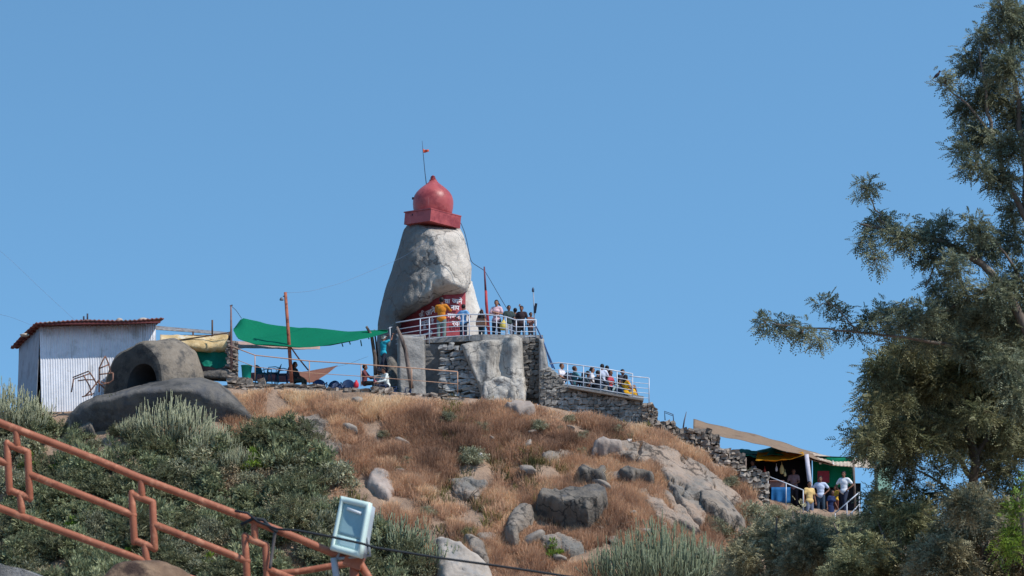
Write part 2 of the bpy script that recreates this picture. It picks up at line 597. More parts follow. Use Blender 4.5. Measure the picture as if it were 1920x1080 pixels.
def outline_rock(name, poly, Yf, thick, m, seed, parent=None, edge=40.0, step=3.0, noise=.12, nscale=1.1, back=None):
    """a closed rock with the given outline; Yf(px, py) is how far its front lies"""
    A = np.array(poly, float)
    x0, y0 = A.min(0) - step * 2; x1, y1 = A.max(0) + step * 2
    px = np.arange(x0, x1 + step, step); py = np.arange(y0, y1 + step, step)
    X, Yp = np.meshgrid(px, py)
    ins = inpoly(X, Yp, poly)
    d = distpoly(X, Yp, poly) * np.where(ins, 1, -1)
    # move the grid corners just outside onto the outline
    keep = d > -step * 1.1
    bx, by, bd = X.copy(), Yp.copy(), np.full(X.shape, 1e9)
    for i in range(len(poly)):
        a, b = np.array(poly[i], float), np.array(poly[(i + 1) % len(poly)], float)
        ab = b - a
        tt = np.clip(((X - a[0]) * ab[0] + (Yp - a[1]) * ab[1]) / max(ab @ ab, 1e-9), 0, 1)
        qx, qy = a[0] + tt * ab[0], a[1] + tt * ab[1]
        dd = np.hypot(X - qx, Yp - qy)
        nb = dd < bd
        bx, by, bd = np.where(nb, qx, bx), np.where(nb, qy, by), np.minimum(bd, dd)
    sn = (d < step * .3)
    wq = np.stack([bx * .06, by * .06, np.full_like(bx, seed * 1.7)], -1)
    X = np.where(sn, bx + 1.3 * fbm(wq, seed, 3), X)
    Yp = np.where(sn, by + 1.3 * fbm(wq + 31, seed, 3), Yp)
    d = np.where(sn, 0, d)
    t = np.clip(d / edge, 0, 1)
    prof = np.sqrt(np.clip(1 - (1 - t) ** 2, 0, 1))
    yf = Yf(X, Yp)
    mid = yf + thick * .5 if back is None else np.full_like(yf, back)
    Fy = mid - (mid - yf) * prof
    By = mid + np.maximum(thick * .5, .1) * prof
    Vf = PV(X, Yp, Fy); Vb = PV(X, Yp, By)
    nz = fbm(Vf * nscale + seed, seed, 5) * noise * np.clip(t * 2, .0, 1)
    Vf[..., 1] += nz
    n, mm = X.shape
    k = keep.ravel()
    F = []
    N = n * mm
    for i in range(n - 1):
        for j in range(mm - 1):
            q4 = (i * mm + j, (i + 1) * mm + j, (i + 1) * mm + j + 1, i * mm + j + 1)
            if all(k[a] for a in q4):
                F.append(q4); F.append(tuple(a + N for a in reversed(q4)))
    cnt = {}
    for f in F:
        if f[0] < N:
            for a, b in zip(f, f[1:] + f[:1]): cnt[(a, b)] = 1
    for (a, b) in list(cnt):
        if (b, a) not in cnt: F.append((b, a, a + N, b + N))
    V = np.concatenate([Vf.reshape(-1, 3), Vb.reshape(-1, 3)])
    used = sorted({a for f in F for a in f})
    remap = {a: b for b, a in enumerate(used)}
    return MB().add(V[used], [tuple(remap[a] for a in f) for f in F]).build(name, m, parent)

def smax(a, b, k=.15):
    h = np.clip(.5 + .5 * (a - b) / k, 0, 1)
    return b + (a - b) * h + k * h * (1 - h)

# ------------------------------------------------------------------ the shrine rock
sc = mpp(101.0)
shrine = thing('shrine_rock', 'tall pale granite rock leaning over a red painted base on the summit', 'rock', P(800, 720, 101))
body_poly = [(704, 735), (704, 690), (706, 650), (708, 610), (714, 575), (723, 540), (735, 505), (743, 478), (751, 450), (758, 430), (763, 423), (772, 415), (782, 412), (792, 415), (802, 420),
             (837, 424), (862, 428), (868, 438), (873, 452), (880, 478), (884, 502), (883, 530), (878, 544), (869, 552), (830, 560), (795, 575),
             (768, 592), (754, 602), (749, 625), (752, 735)]
def shrine_front(X, Y):
    dx = (X - 800) * sc; dz = (540 - Y) * sc
    a = 100.7 - .88 * dx + .22 * dz + .22 * fbm(np.stack([X * .035, Y * .006, 0 * X], -1), 5, 4)                       # the long left face, leaning back
    b = 100.9 + .42 * (X - 835) * sc + .55 * (480 - Y) * sc   # the sunlit head, tilted up to the right
    c = 100.35 + .8 * (Y - 528) * sc - .30 * (X - 840) * sc    # its undercut
    f = smax(a, b - .12, .07)
    b0 = .14 * fbm(np.stack([X * .022, Y * .022, 0 * X], -1), 15, 3)
    f = smax(f + b0, c - 7 * np.clip((812 - X) / 60, 0, 1), .3)
    return np.clip(f, 99.0, 103.5)
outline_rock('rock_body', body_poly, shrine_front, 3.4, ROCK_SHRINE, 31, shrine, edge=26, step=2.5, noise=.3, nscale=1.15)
rear_poly = [(852, 650), (856, 548), (872, 535), (885, 526), (890, 545), (895, 566), (901, 582), (907, 612), (910, 650)]
outline_rock('rear_slab', rear_poly, lambda X, Y: 102.0 + (X - 860) * .012 + (Y < 0) * 0, 2.0, mat('whitewashed_rock', (.55, .5, .44), (.72, .66, .58), scale=2.5, bump=.05,
             c3=(.36, .32, .28), c3scale=1.4, c3amt=(.54, .7)), 8, shrine, edge=10, step=2, noise=.1)
RED = mat('red_paint', srgb(146, 60, 68), srgb(168, 76, 82), scale=3, rough=.6, bump=.02, bscale=9, c3=srgb(196, 140, 140), c3scale=5.5, c3amt=(.68, .76))
DARKRED = mat('dome_red_paint', srgb(164, 74, 74), srgb(176, 84, 82), scale=2.2, rough=.42, spec=.4, bump=.01, bscale=5, c3=srgb(134, 52, 56), c3scale=1.6, c3amt=(.48, .64), streak=(srgb(196, 128, 122), (5, 5, .8), (.6, .74)))
def painted_pt(px, py):
    Y = 103.2 + (101.4 - 103.2) * (px - 744) / (836 - 744) if px <= 836 else 101.4 + (px - 836) * .010
    return P(px, py, Y)
NU = 40
cols = np.concatenate([np.linspace(740, 836, 24), np.linspace(839, 873, 12)])
Gp = np.array([[painted_pt(x, y) for x in cols] for y in np.linspace(536, 652, 28)])
Gp[..., 1] += .07 * fbm(Gp * 1.1, 77, 3) 
painted = MB().sheet(Gp[::-1], .5).build('painted_base', RED, shrine)
WHITE = plain('white_paint', (226, 218, 220), .7, .1)
def wall_text(txt, px, py, size_px, skew=0.0):
    f = bpy.data.curves.new('lettering', 'FONT')
    f.body = txt
    f.size = size_px * sc
    f.extrude = .006
    f.offset = .008
    f.align_x, f.align_y = 'CENTER', 'CENTER'
    f.materials.append(WHITE)
    o = bpy.data.objects.new('lettering', f)
    COL.objects.link(o)
    a, b = painted_pt(px - 6, py), painted_pt(px + 6, py)
    d = (b - a); d[2] = 0; d /= np.linalg.norm(d)
    c = painted_pt(px, py)
    nn = np.array([d[1], -d[0], 0])
    c = c + nn * .13
    M = Matrix(((d[0], 0, nn[0]), (d[1], 0, nn[1]), (0, 1, 0))).to_4x4()
    q = M @ Matrix.Rotation(skew, 4, 'Z')
    o.rotation_euler = q.to_euler()
    o.location = Vector((c - np.array(shrine.location) - np.array(painted.location)).tolist())
    bpy.context.view_layer.update()
    me = bpy.data.meshes.new_from_object(o.evaluated_get(bpy.context.evaluated_depsgraph_get()))
    l = bpy.data.objects.new('lettering', me)
    COL.objects.link(l)
    l.rotation_euler, l.location, l.parent = o.rotation_euler, o.location, painted
    bpy.data.objects.remove(o)
wall_text('जी', 795, 591, 13, R(14)); wall_text('जाने', 811, 586, 15, R(14))
wall_text('आना', 800, 606, 12, R(8)); wall_text('है', 815, 604, 12, R(8))
wall_text('ॐ', 800, 616, 9)
wall_text('वा', 838.5, 566, 12); wall_text('जाने', 855, 566, 13); wall_text('नाप', 851, 578, 12)
wall_text('गणमा', 850, 594, 13); wall_text('रवम', 855, 608, 13)
# white arrow under the lettering
mb = MB()
def pb(px, py, o=.16):
    a, b = painted_pt(px - 4, py), painted_pt(px + 4, py); d = b - a; d[2] = 0; d /= np.linalg.norm(d)
    return painted_pt(px, py) + np.array([d[1], -d[0], 0]) * o
mb.tube([pb(799, 628), pb(814, 624)], .035, 6); mb.tube([pb(811, 620), pb(815, 624), pb(812, 630)], .03, 6)
mb.build('arrow_mark', WHITE, painted)

# pedestal, dome and finial on top of the rock
YD = 102.4
dome = thing('red_dome', 'glossy red onion dome with finial on a square red block atop the rock', 'dome', P(812, 425, YD))
sd = mpp(YD)
ctr = P(811, 413.5, YD)
rot = (Matrix.Rotation(R(4.5), 3, 'Y') @ Matrix.Rotation(R(43), 3, 'Z'))
mb = MB().box(ctr, (37.6 * sd, 37.6 * sd, 11.5 * sd), np.array(rot))
mb.box(ctr + np.array([0, 0, 12.1 * sd]), (38.8 * sd, 38.8 * sd, 1.0 * sd), np.array(rot))
mb.build('pedestal', DARKRED, dome, smooth=False)
prof = [(34.5, 0), (36, 6), (37.6, 15), (38.3, 23), (38, 30), (35.8, 38), (32, 44.5), (26.5, 50.5), (20, 56), (14, 60.5), (9.5, 64.5), (7, 68), (5.2, 71)]
dc = P(812, 405, YD)
MB().lathe(dc, np.array(prof) * sd, 40).build('dome_shell', DARKRED, dome)
fin = [(5.2, 69.5), (7.5, 70.2), (4.0, 71.2), (3.4, 72.2), (5.0, 73.2), (5.2, 74.6), (3.6, 75.8), (3.4, 76.2), (4.4, 76.8), (3.2, 77.8), (1.4, 79), (.4, 79.6)]
MB().lathe(dc + np.array([-.6 * sd, 0, -1.0 * sd]), np.array(fin) * sd, 16).build('finial', plain('old_red_metal', (128, 44, 52), .5), dome)
for q_ in ((775, 372, YD - .1), (775, 403, YD - .3)):
    MB().box(P(*q_), (.06, .05, .045)).build('lamp_hook', plain('dark_iron', (40, 46, 60), .6), dome, smooth=False)
fp = thing('flag_pole', 'thin dark pole with a tiny orange flag rising beside the dome', 'flag pole', P(799, 348, YD))
MB().tube([P(800, 350, YD), P(797, 325, YD), P(793, 283, YD), P(791.5, 264, YD)], [.018, .016, .013, .007], 6).build('pole', plain('dark_pole', (60, 72, 92), .6), fp)
g = np.array([[P(793 + 11 * u, 279 + 4 * u * .6 + 7 * v * (1 - .45 * u) + .8 * math.sin(5 * u), YD + .06 * math.sin(6 * u)) for u in np.linspace(0, 1, 8)] for v in np.linspace(0, 1, 5)])
MB().sheet(g, .006).build('flag', plain('orange_flag_cloth', (226, 110, 80), .8, transl=.3), fp)

for lab_, pl_, sd_ in (('flat tan rock slab sunk in the grass below the large dark block', [(1010, 1012), (1050, 1004), (1092, 1016), (1105, 1040), (1060, 1050), (1020, 1040)], 61),
                       ('low pinkish slab in the grass between the pink boulder and the dark block', [(842, 905), (872, 896), (910, 908), (922, 934), (890, 944), (852, 932)], 63),
                       ('narrow tan bedrock rib running down left of the pink rock face', [(1180, 925), (1215, 918), (1250, 945), (1275, 985), (1262, 1005), (1225, 980)], 67),
                       ('brown bedrock ledge showing through the grass above the two small dark blocks', [(1010, 850), (1050, 842), (1085, 850), (1090, 868), (1048, 874), (1015, 868)], 69),
                       ('tan bedrock slab in the grass right of the two small dark blocks', [(1240, 925), (1262, 930), (1285, 962), (1318, 1000), (1300, 1010), (1262, 985)], 73)):
    patch_rock('bedrock_outcrop', lab_, pl_, .26, ROCK_PINK, sd_, edge=9, step=2.4, cracks=.08, cat='rock')

# ------------------------------------------------------------------ rubble walls
def stone_blob(mb, c, h, seed, mi=0):
    rs = np.random.default_rng(seed)
    g = np.array([[x, y, z] for z in (-1, 0, 1) for y in (-1, 0, 1) for x in (-1, 0, 1)], float)
    k = np.abs(g).sum(1)
    sel = k > 0
    p = g * np.where(k == 3, .93, np.where(k == 2, .98, 1.0))[:, None]
    p += rs.normal(size=p.shape) * .13
    a = rs.normal() * .2
    ca, sa = math.cos(a), math.sin(a)
    p = p * np.asarray(h)
    p = p @ np.array([[ca, 0, -sa], [0, 1, 0], [sa, 0, ca]]).T + np.asarray(c)
    F = []
    def I(x, y, z): return x + 3 * y + 9 * z
    for a_ in range(2):
        for b_ in range(2):
            F += [(I(a_, b_, 0), I(a_, b_ + 1, 0), I(a_ + 1, b_ + 1, 0), I(a_ + 1, b_, 0)),
                  (I(a_, b_, 2), I(a_ + 1, b_, 2), I(a_ + 1, b_ + 1, 2), I(a_, b_ + 1, 2)),
                  (I(a_, 0, b_), I(a_ + 1, 0, b_), I(a_ + 1, 0, b_ + 1), I(a_, 0, b_ + 1)),
                  (I(a_, 2, b_), I(a_, 2, b_ + 1), I(a_ + 1, 2, b_ + 1), I(a_ + 1, 2, b_)),
                  (I(0, a_, b_), I(0, a_, b_ + 1), I(0, a_ + 1, b_ + 1), I(0, a_ + 1, b_)),
                  (I(2, a_, b_), I(2, a_ + 1, b_), I(2, a_ + 1, b_ + 1), I(2, a_, b_ + 1))]
    mb.add(p, F, mi)

def rubble(mb, x0, x1, top, bot, Y, row=9.0, wid=(9, 19), th=.5, seed=1, core=True, gap=.2):
    """a dry stone wall between pixels x0..x1 with top(px) / bot(px) edges at distance Y(px)"""
    rs = np.random.default_rng(seed)
    Yf = Y if callable(Y) else (lambda x: Y)
    tmin = min(top(x) for x in np.linspace(x0, x1, 20)); bmax = max(bot(x) for x in np.linspace(x0, x1, 20))
    y = tmin
    while y < bmax:
        rh = row * rs.uniform(.55, 1.45)
        x = x0 + rs.uniform(-4, 0)
        while x < x1 - 2:
            w = rs.uniform(*wid)
            w = min(w, x1 - x) if x + w > x1 - 4 else w
            cx, cy = x + w / 2, y + rh / 2 + rs.normal() * .8
            if top(cx) - rh * .25 <= cy - rh * .3 and cy < bot(cx):
                yy = Yf(cx)
                s_ = mpp(yy)
                stone_blob(mb, P(cx, cy, yy + th * .3 + rs.normal() * .035), ((w - gap) / 2 * s_, th * .42, (rh - gap) / 2 * s_), rs.integers(1 << 30), 0)
            x += w
        y += rh
    if core:
        xs_ = np.linspace(x0 + 1, x1 - 1, 14)
        Gc = np.array([[P(x, top(x) + 3 + (bot(x) + 4 - top(x) - 3) * v, Yf(x) + th * .38) for x in xs_] for v in np.linspace(1, 0, 6)])
        mb.sheet(Gc, th * .6, 1)
    return mb

lin = lambda *pts: (lambda x: float(np.interp(x, [p[0] for p in pts], [p[1] for p in pts])))

# the wall under the terrace, half sunk in grass
tw = rubble(MB(), 430, 872, lin((430, 704), (455, 713), (560, 722), (770, 735), (872, 744)), lin((430, 745), (520, 765), (700, 762), (872, 766)), 96.9, seed=3, th=.6)
tag(tw.build('terrace_wall', [STONE, MORTAR], smooth=False), 'low brown rubble wall carrying the terrace with the tan railing', 'wall')
mb = MB()
mb.grid(np.array([[P(425, 712, 97.3), P(560, 724, 97.3), P(770, 737, 97.3), P(880, 745, 97.3)], [P(425, 712, 97.3) + np.array([0, 11, 0]), P(560, 724, 97.3) + np.array([0, 11, 0]), P(770, 737, 97.3) + np.array([0, 11, 0]), P(880, 745, 97.3) + np.array([0, 11, 0])]]))
tag(mb.build('terrace_floor', CONCRETE), 'level concrete terrace floor', None, kind='structure')

# viewing platform
plat = thing('viewing_platform', 'grey plastered stone platform with rough buttresses below the shrine rock', 'platform', P(890, 750, 98))
outline_rock('corner_pillar', [(744, 628), (798, 627), (800, 700), (801, 752), (746, 752)], lambda X, Y: 98.6 + (X - 770) * .004, 2.2, CONCRETE, 5, plat, edge=5, step=2.5, noise=.08, nscale=2)
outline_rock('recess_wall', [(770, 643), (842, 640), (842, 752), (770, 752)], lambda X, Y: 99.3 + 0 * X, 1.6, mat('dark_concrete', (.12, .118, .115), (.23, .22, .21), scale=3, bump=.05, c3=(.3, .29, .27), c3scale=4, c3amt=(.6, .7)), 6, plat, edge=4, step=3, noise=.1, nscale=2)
rub = rubble(MB(), 826, 905, lin((826, 646), (905, 644)), lin((826, 752), (905, 752)), lambda x: 98.7 - (x - 826) * .003, row=6.5, wid=(8, 24), seed=11, th=.55)
rub.build('rubble_face', [mat('pale_rubble_stone', (.27, .26, .245), (.44, .425, .4), scale=4, bump=.03, island=.35, c3=(.18, .175, .17), c3scale=2), MORTAR], plat, smooth=False)
outline_rock('plaster_buttress', [(862, 645), (880, 640), (906, 636), (936, 634), (948, 627), (968, 627), (982, 634), (984, 690), (986, 740), (984, 760), (945, 766), (905, 760), (893, 720), (880, 690), (868, 665)],
             lambda X, Y: 98.0 + .10 * np.cos((X - 880) * .11) + .10 * np.cos((X - 940) * .16) + .004 * (700 - Y), 2.6, PLASTER, 13, plat, edge=6, step=2.2, noise=.12, nscale=2.6)
outline_rock('lower_plaster_coat', [(903, 712), (935, 703), (985, 706), (988, 740), (986, 768), (940, 770), (908, 768), (900, 740)], lambda X, Y: 97.75 + .002 * (740 - Y), 1.9, mat('pale_lime_plaster', (.42, .385, .335), (.6, .555, .49), scale=3.4, bump=.06, bscale=9,
             c3=(.27, .245, .21), c3scale=2.2, c3amt=(.5, .64), crack=(.9, .02, (.14, .125, .11))), 17, plat, edge=7, step=2.2, noise=.13, nscale=2.8)
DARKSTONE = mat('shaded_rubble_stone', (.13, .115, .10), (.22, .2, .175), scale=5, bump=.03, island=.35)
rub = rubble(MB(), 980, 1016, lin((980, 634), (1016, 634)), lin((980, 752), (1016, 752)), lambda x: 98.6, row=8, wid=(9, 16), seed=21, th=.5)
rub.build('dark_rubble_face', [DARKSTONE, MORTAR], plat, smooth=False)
outline_rock('end_pillar', [(1009, 634), (1019, 634), (1024, 660), (1029, 690), (1029, 760), (1009, 760)], lambda X, Y: 98.3 + 0 * X, 1.0, CONCRETE, 23, plat, edge=4, step=2, noise=.06, nscale=2)
fz = P(890, 641, 99.0)[2]
mb = MB()
pts = [P(800, 641, 99.3), P(905, 640, 98.6), P(1018, 636, 98.8)]
for p in pts: p[2] = fz
mb.sheet(np.array([pts, [p + np.array([0.0, 6.0, 0]) for p in pts]]), -.25)
mb.build('platform_floor', CONCRETE, plat, smooth=False)

# walkway wall stepping down to the right
ww = thing('walkway_wall', 'mottled grey masonry wall sloping down under the right hand steel railing', 'wall', P(1100, 780, 98))
COB = mat('mottled_masonry', (.20, .185, .165), (.34, .315, .285), scale=7, bump=.06, bscale=9, c3=(.45, .42, .385), c3scale=5.5, c3amt=(.56, .64), streak=((.13, .115, .1), (3, 3, 1.2), (.55, .7)))
outline_rock('wall_face', [(1012, 690), (1030, 688), (1046, 700), (1062, 722), (1066, 727), (1110, 734), (1205, 750), (1206, 798), (1100, 782), (1012, 762)], lambda X, Y: 98.0 + 0 * X, 2.4, COB, 29, ww, edge=4, step=2.5, noise=.1, nscale=2.2)
fa = rubble(MB(), 1014, 1205, lin((1014, 694), (1030, 692), (1046, 703), (1064, 728), (1205, 754)), lin((1014, 764), (1100, 784), (1205, 800)), 97.78, row=6.5, wid=(6, 13), seed=71, th=.3, gap=.1)
fa.build('stone_facing', [mat('mottled_facing_stone', (.22, .2, .175), (.36, .335, .3), scale=6, bump=.03, island=.4, c3=(.16, .14, .115), c3scale=2.5, c3amt=(.5, .66)), mat('pale_mortar', (.22, .2, .175), (.3, .28, .25), scale=8, bump=.02)], ww, smooth=False)
p0_, p1_ = P(1030, 724, 98.2), P(1206, 752, 98.2)
MB().sheet(np.array([[p0_, p1_], [p0_ + np.array([0, 2.6, 0]), p1_ + np.array([0, 2.6, 0])]]), -.2).build('walkway_floor', CONCRETE, ww, smooth=False)
mb = MB()
mb.beam(P(1066, 727, 97.7), P(1206, 751.5, 97.7), .62, .08)
mb.build('coping', plain('grey_coping', (128, 122, 116), .9, .2, bump=.02), ww, smooth=False)
rp = rubble(MB(), 1205, 1233, lin((1205, 757), (1226, 757), (1233, 768)), lin((1205, 800), (1233, 800)), 97.6, row=6, wid=(8, 15), seed=41, th=.8)
tag(rp.build('rubble_pier', [STONE, MORTAR], smooth=False), 'short brown rubble pier at the end of the steel railing', 'wall')
rw = rubble(MB(), 1222, 1349, lin((1222, 790), (1270, 791), (1272, 804), (1330, 806), (1349, 818)), lin((1222, 812), (1260, 830), (1349, 895)), 97.3, row=7.5, wid=(7, 14), seed=43, th=.8)
tag(rw.build('rubble_wall', [STONE, MORTAR], smooth=False), 'loose rubble retaining wall on the brow beneath the brown tarpaulin tip', 'wall')
rw = rubble(MB(), 1340, 1397, lin((1340, 842), (1360, 844), (1397, 848)), lin((1340, 880), (1360, 895), (1397, 900)), 97.0, row=8, wid=(8, 17), seed=47, th=.8)
tag(rw.build('rubble_wall', [STONE, MORTAR], smooth=False), 'lower rubble wall next to the dark stall opening', 'wall')
rw = rubble(MB(), 1390, 1441, lin((1390, 881), (1441, 884)), lin((1390, 925), (1441, 952)), 96.4, row=8, wid=(7, 15), seed=53, th=.8)
tag(rw.build('rubble_wall', [mat('tan_rubble_stone', (.27, .225, .185), (.40, .35, .30), scale=5, bump=.03, island=.3), MORTAR], smooth=False), 'small tan rubble block in front of the stall', 'wall')

# ------------------------------------------------------------------ railings on the hill
STEEL = plain('brushed_steel_tube', (188, 194, 204), .38, .08, metal=.0, spec=.6)
TANPIPE = plain('tan_painted_pipe', (186, 146, 120), .6, .12)
def railing(name, label, runs, rails, posts, Y, r, m, pr=None):
    """runs: top rail pixels; rails: drops below it in px; posts: (px, bottom py)"""
    Yf = Y if callable(Y) else (lambda x: Y)
    a = runs[0]
    t = thing(name, label, 'railing', P(a[0], a[1] + 50, Yf(a[0])))
    mb = MB().tube([P(x, y, Yf(x)) for x, y in runs], r, 8)
    mb.build('top_rail', m, t)
    top = lin(*runs)
    for dlist in rails:
        mb = MB().tube([P(x, y + dlist(x) if callable(dlist) else y + dlist, Yf(x)) for x, y in runs], r * .62, 6)
        mb.build('rail', m, t)
    for x, b in posts:
        MB().tube([P(x, top(x), Yf(x)), P(x + (1.5 if pr else 0), b, Yf(x))], r * .9, 8).build('post', m, t)
    return t
railing('platform_railing', 'silver tube railing round the viewing platform above the plastered buttress',
        [(742, 605), (788, 597.5), (830, 592), (867, 589.5), (912, 589.5), (949, 594), (967, 600), (1006, 599.5)], [13, 22, 31, 40],
        [(788, 632), (805, 645), (868, 637), (880, 637), (931, 637), (949, 632), (968, 633), (983, 634), (1005, 634)], lambda x: 98.75, .025, STEEL)
railing('walkway_railing', 'silver tube railing beside the seated group on the sloping walkway',
        [(1030, 682), (1048, 680), (1065, 682), (1125, 690), (1187, 701)], [13, 22, 31, 40],
        [(1064, 728), (1094, 732), (1126, 737), (1157, 741), (1186, 746)], 98.05, .025, STEEL)
railing('walkway_railing', 'short silver railing section beyond the seated group, above the rubble pier',
        [(1180, 705.5), (1187, 706), (1216, 708.5)], [11, 20, 29, 38], [(1186, 746), (1217, 757)], 97.7, .022, STEEL)
railing('terrace_railing', 'tan pipe railing with two rails along the edge of the terrace',
        [(428, 647), (478, 666), (580, 677), (677, 683), (772, 690), (858, 697)], [lin((428, 21), (480, 22), (860, 23))],
        [(478, 712), (580, 719), (677, 724), (772, 727), (858, 738)], 97.3, .022, TANPIPE)
t = thing('gate_frame', 'bent dark steel tube frame standing on the rubble wall', 'railing', P(1255, 790, 97.4))
MB().tube([P(1247, 788, 97.4), P(1246, 771, 97.4), P(1262, 777, 97.4), P(1263, 790, 97.4)], .02, 6).build('tube_frame', plain('dark_blue_steel', (62, 74, 96), .5), t)
MB().tube([P(1247, 774, 97.4), P(1262, 780, 97.4)], .014, 6).build('rail', plain('dark_blue_steel', (62, 74, 96), .5), t)
o = MB().tube([P(1281, 802, 97.4), P(1283, 789, 97.4), P(1287, 772, 97.4)], [.03, .028, .012], 6).build('leaning_stake', plain('grey_wood', (96, 96, 104), .9))
tag(o, 'thin grey stake leaning on the rubble wall next to the tarpaulin tip', 'stake')

# ------------------------------------------------------------------ poles and cables
RUST = mat('rusty_red_pole', srgb(150, 84, 62), srgb(176, 108, 84), scale=6, rough=.7, bump=.004, c3=srgb(100, 52, 42), c3scale=3)
WOOD = mat('grey_log', srgb(96, 84, 78), srgb(140, 124, 114), scale=9, rough=.9, bump=.02, stretch=(1, 1, .2), c3=srgb(60, 52, 48), c3scale=5)
t = thing('lamp_pole', 'tall rusty red pole with a small lamp, in front of the green shade net', 'pole', P(547, 718, 97.6))
MB().tube([P(547, 720, 97.6), P(541, 630, 97.6), P(535, 548, 97.6)], [.075, .07, .062], 10).build('pole', RUST, t)
MB().tube([P(541, 645, 97.7), P(560, 672, 98.6), P(578, 694, 99.4)], .03, 6).build('brace', RUST, t)
lh = MB().tube([P(536, 553, 97.6), P(531, 556, 97.5)], .02, 6).build('lamp_arm', plain('dark_iron', (40, 46, 60), .6), t)
MB().lathe(P(528, 561, 97.5), np.array([(.02, .08), (.06, .05), (.085, -.02), (.08, -.05), (.01, -.06)]), 12).build('lamp_head', plain('lamp_grey', (96, 104, 116), .5), t)
t = thing('net_pole', 'thin brown mast at the left corner of the green shade net', 'pole', P(434, 690, 97.4))
MB().tube([P(434, 692, 97.4), P(433.5, 620, 97.4), P(433, 572, 97.4)], [.05, .045, .03], 8).build('pole', plain('brown_mast', (122, 96, 92), .7, .2), t)
MB().tube([P(431, 574, 97.4), P(436, 572, 97.4)], .03, 6).build('cross_arm', plain('dark_iron', (40, 46, 60), .6), t)
o = rubble(MB(), 427, 446, lin((427, 640), (446, 642)), lin((427, 722), (446, 722)), 97.6, row=6, wid=(8, 20), seed=61, th=.5).build('stone_pier', [mat('brown_pier_stone', (.2, .165, .14), (.31, .26, .22), scale=5, bump=.02, island=.3), MORTAR], smooth=False)
tag(o, 'narrow brown stone pier at the left end of the tan railing', 'pillar')
t = thing('flag_mast', 'red painted pole leaning behind the platform railing', 'pole', P(916, 640, 98.9))
MB().tube([P(918, 640, 98.9), P(912, 570, 98.9), P(911, 545, 98.9)], [.06, .06, .055], 10).build('lower_pole', plain('red_pole_paint', (170, 62, 66), .55, .2), t)
MB().tube([P(910.6, 546, 98.95), P(908, 500, 98.95)], [.045, .03], 8).build('upper_pole', plain('dark_red_pole', (110, 60, 70), .6, .2), t)
MB().tube([P(915, 640, 99.0), P(909, 530, 99.0)], .022, 6).build('steel_pipe', STEEL, t)
t = thing('speaker_pole', 'thin grey pole topped by a small lamp at the right end of the platform', 'pole', P(1002, 636, 98.9))
MB().tube([P(1004, 636, 98.9), P(1000, 548, 98.9)], .025, 8).build('pole', plain('grey_pole', (140, 150, 164), .5), t)
MB().lathe(P(999.5, 547, 98.9), np.array([(.01, -.02), (.05, 0), (.05, .12), (.02, .17), (.005, .2)]), 10).build('lamp_head', plain('lamp_dark', (66, 80, 100), .5), t)
MB().box(P(1004, 578, 98.8), (.05, .05, .2), Matrix.Rotation(R(8), 3, 'Y')).build('speaker_box', plain('black_plastic', (30, 34, 46), .5), t, smooth=False)
def log(label, pts, r, Y):
    o = MB().tube([P(x, y, Y) for x, y in pts], r, 9).build('wooden_post', WOOD)
    return tag(o, label, 'post')
log('crooked grey log leaning against the shrine rock above the seated man in white', [(772, 728), (766, 690), (760, 655), (752, 632), (744, 613)], [.1, .09, .085, .085, .05], 98.2)
log('forked grey wooden post holding the right corner of the green net', [(705, 722), (703, 670), (697, 630), (687, 612)], [.085, .08, .07, .05], 98.9)
log('thin straight wooden pole beside the forked post', [(713, 722), (707, 660), (702, 618)], [.04, .04, .03], 99.1)
o = MB().tube([P(731, 613, 98.4), P(732, 642, 98.4)], .016, 8)
o.tube([P(727, 616, 98.4), P(735, 613, 98.4)], .012, 6)
tag(o.build('white_pipe', plain('white_pvc', (200, 204, 210), .5)), 'short white pipe held up at the tip of the green net', 'pipe')
def cable(label, pts, Y, r=.008, m=None, name='cable', cat='cable', sag=0.0):
    Yf = Y if callable(Y) else (lambda x: Y)
    A = np.array(pts, float)
    s_ = np.concatenate([[0], np.cumsum(np.hypot(*np.diff(A, axis=0).T))]); u = np.linspace(0, s_[-1], max(12, len(pts) * 5))
    # smooth the polyline
    X = np.interp(u, s_, A[:, 0]); Yy = np.interp(u, s_, A[:, 1])
    for _ in range(3):
        X[1:-1] = (X[:-2] + 2 * X[1:-1] + X[2:]) / 4; Yy[1:-1] = (Yy[:-2] + 2 * Yy[1:-1] + Yy[2:]) / 4
    o = MB().tube([P(a, b, Yf(a)) for a, b in zip(X, Yy)], r, 6).build(name, m or plain('black_cable', (56, 66, 84), .6))
    return tag(o, label, cat)
cable('black cable running down the right edge of the shrine rock', [(864, 418), (871, 435), (876, 455), (880, 478), (884, 492), (900, 502), (909, 508)], lambda x: 100.0, .014)
cable('dark cable slanting from the red mast down to the walkway', [(909, 508), (925, 535), (945, 570), (962, 596)], 99.1, .013)
cable('faint wire from the rusty lamp pole to the shrine rock', [(537, 549), (580, 547), (640, 531), (700, 506), (757, 482), (800, 452)], lambda x: np.interp(x, [537, 740, 800], [97.6, 100.3, 99.95]), .007, plain('pale_wire', (120, 140, 164), .6))
cable('wire hanging into the frame at far left above the tin shed', [(-30, 445), (20, 487), (75, 540), (140, 600)], 98, .006, plain('pale_wire', (120, 140, 164), .6))
cable('short wire reaching the left eave of the tin shed', [(-20, 585), (20, 594), (62, 611)], 98, .006, plain('pale_wire', (120, 140, 164), .6))
cable('cord tying the green net to the thin mast', [(434, 574), (443, 582), (453, 597)], 97.8, .012)
cable('loose thin wire crossing the sky under the green net', [(620, 690), (655, 682), (690, 668)], 100.5, .006, plain('pale_wire', (120, 140, 164), .6))
BLUE = plain('blue_pipe', (44, 92, 156), .5)
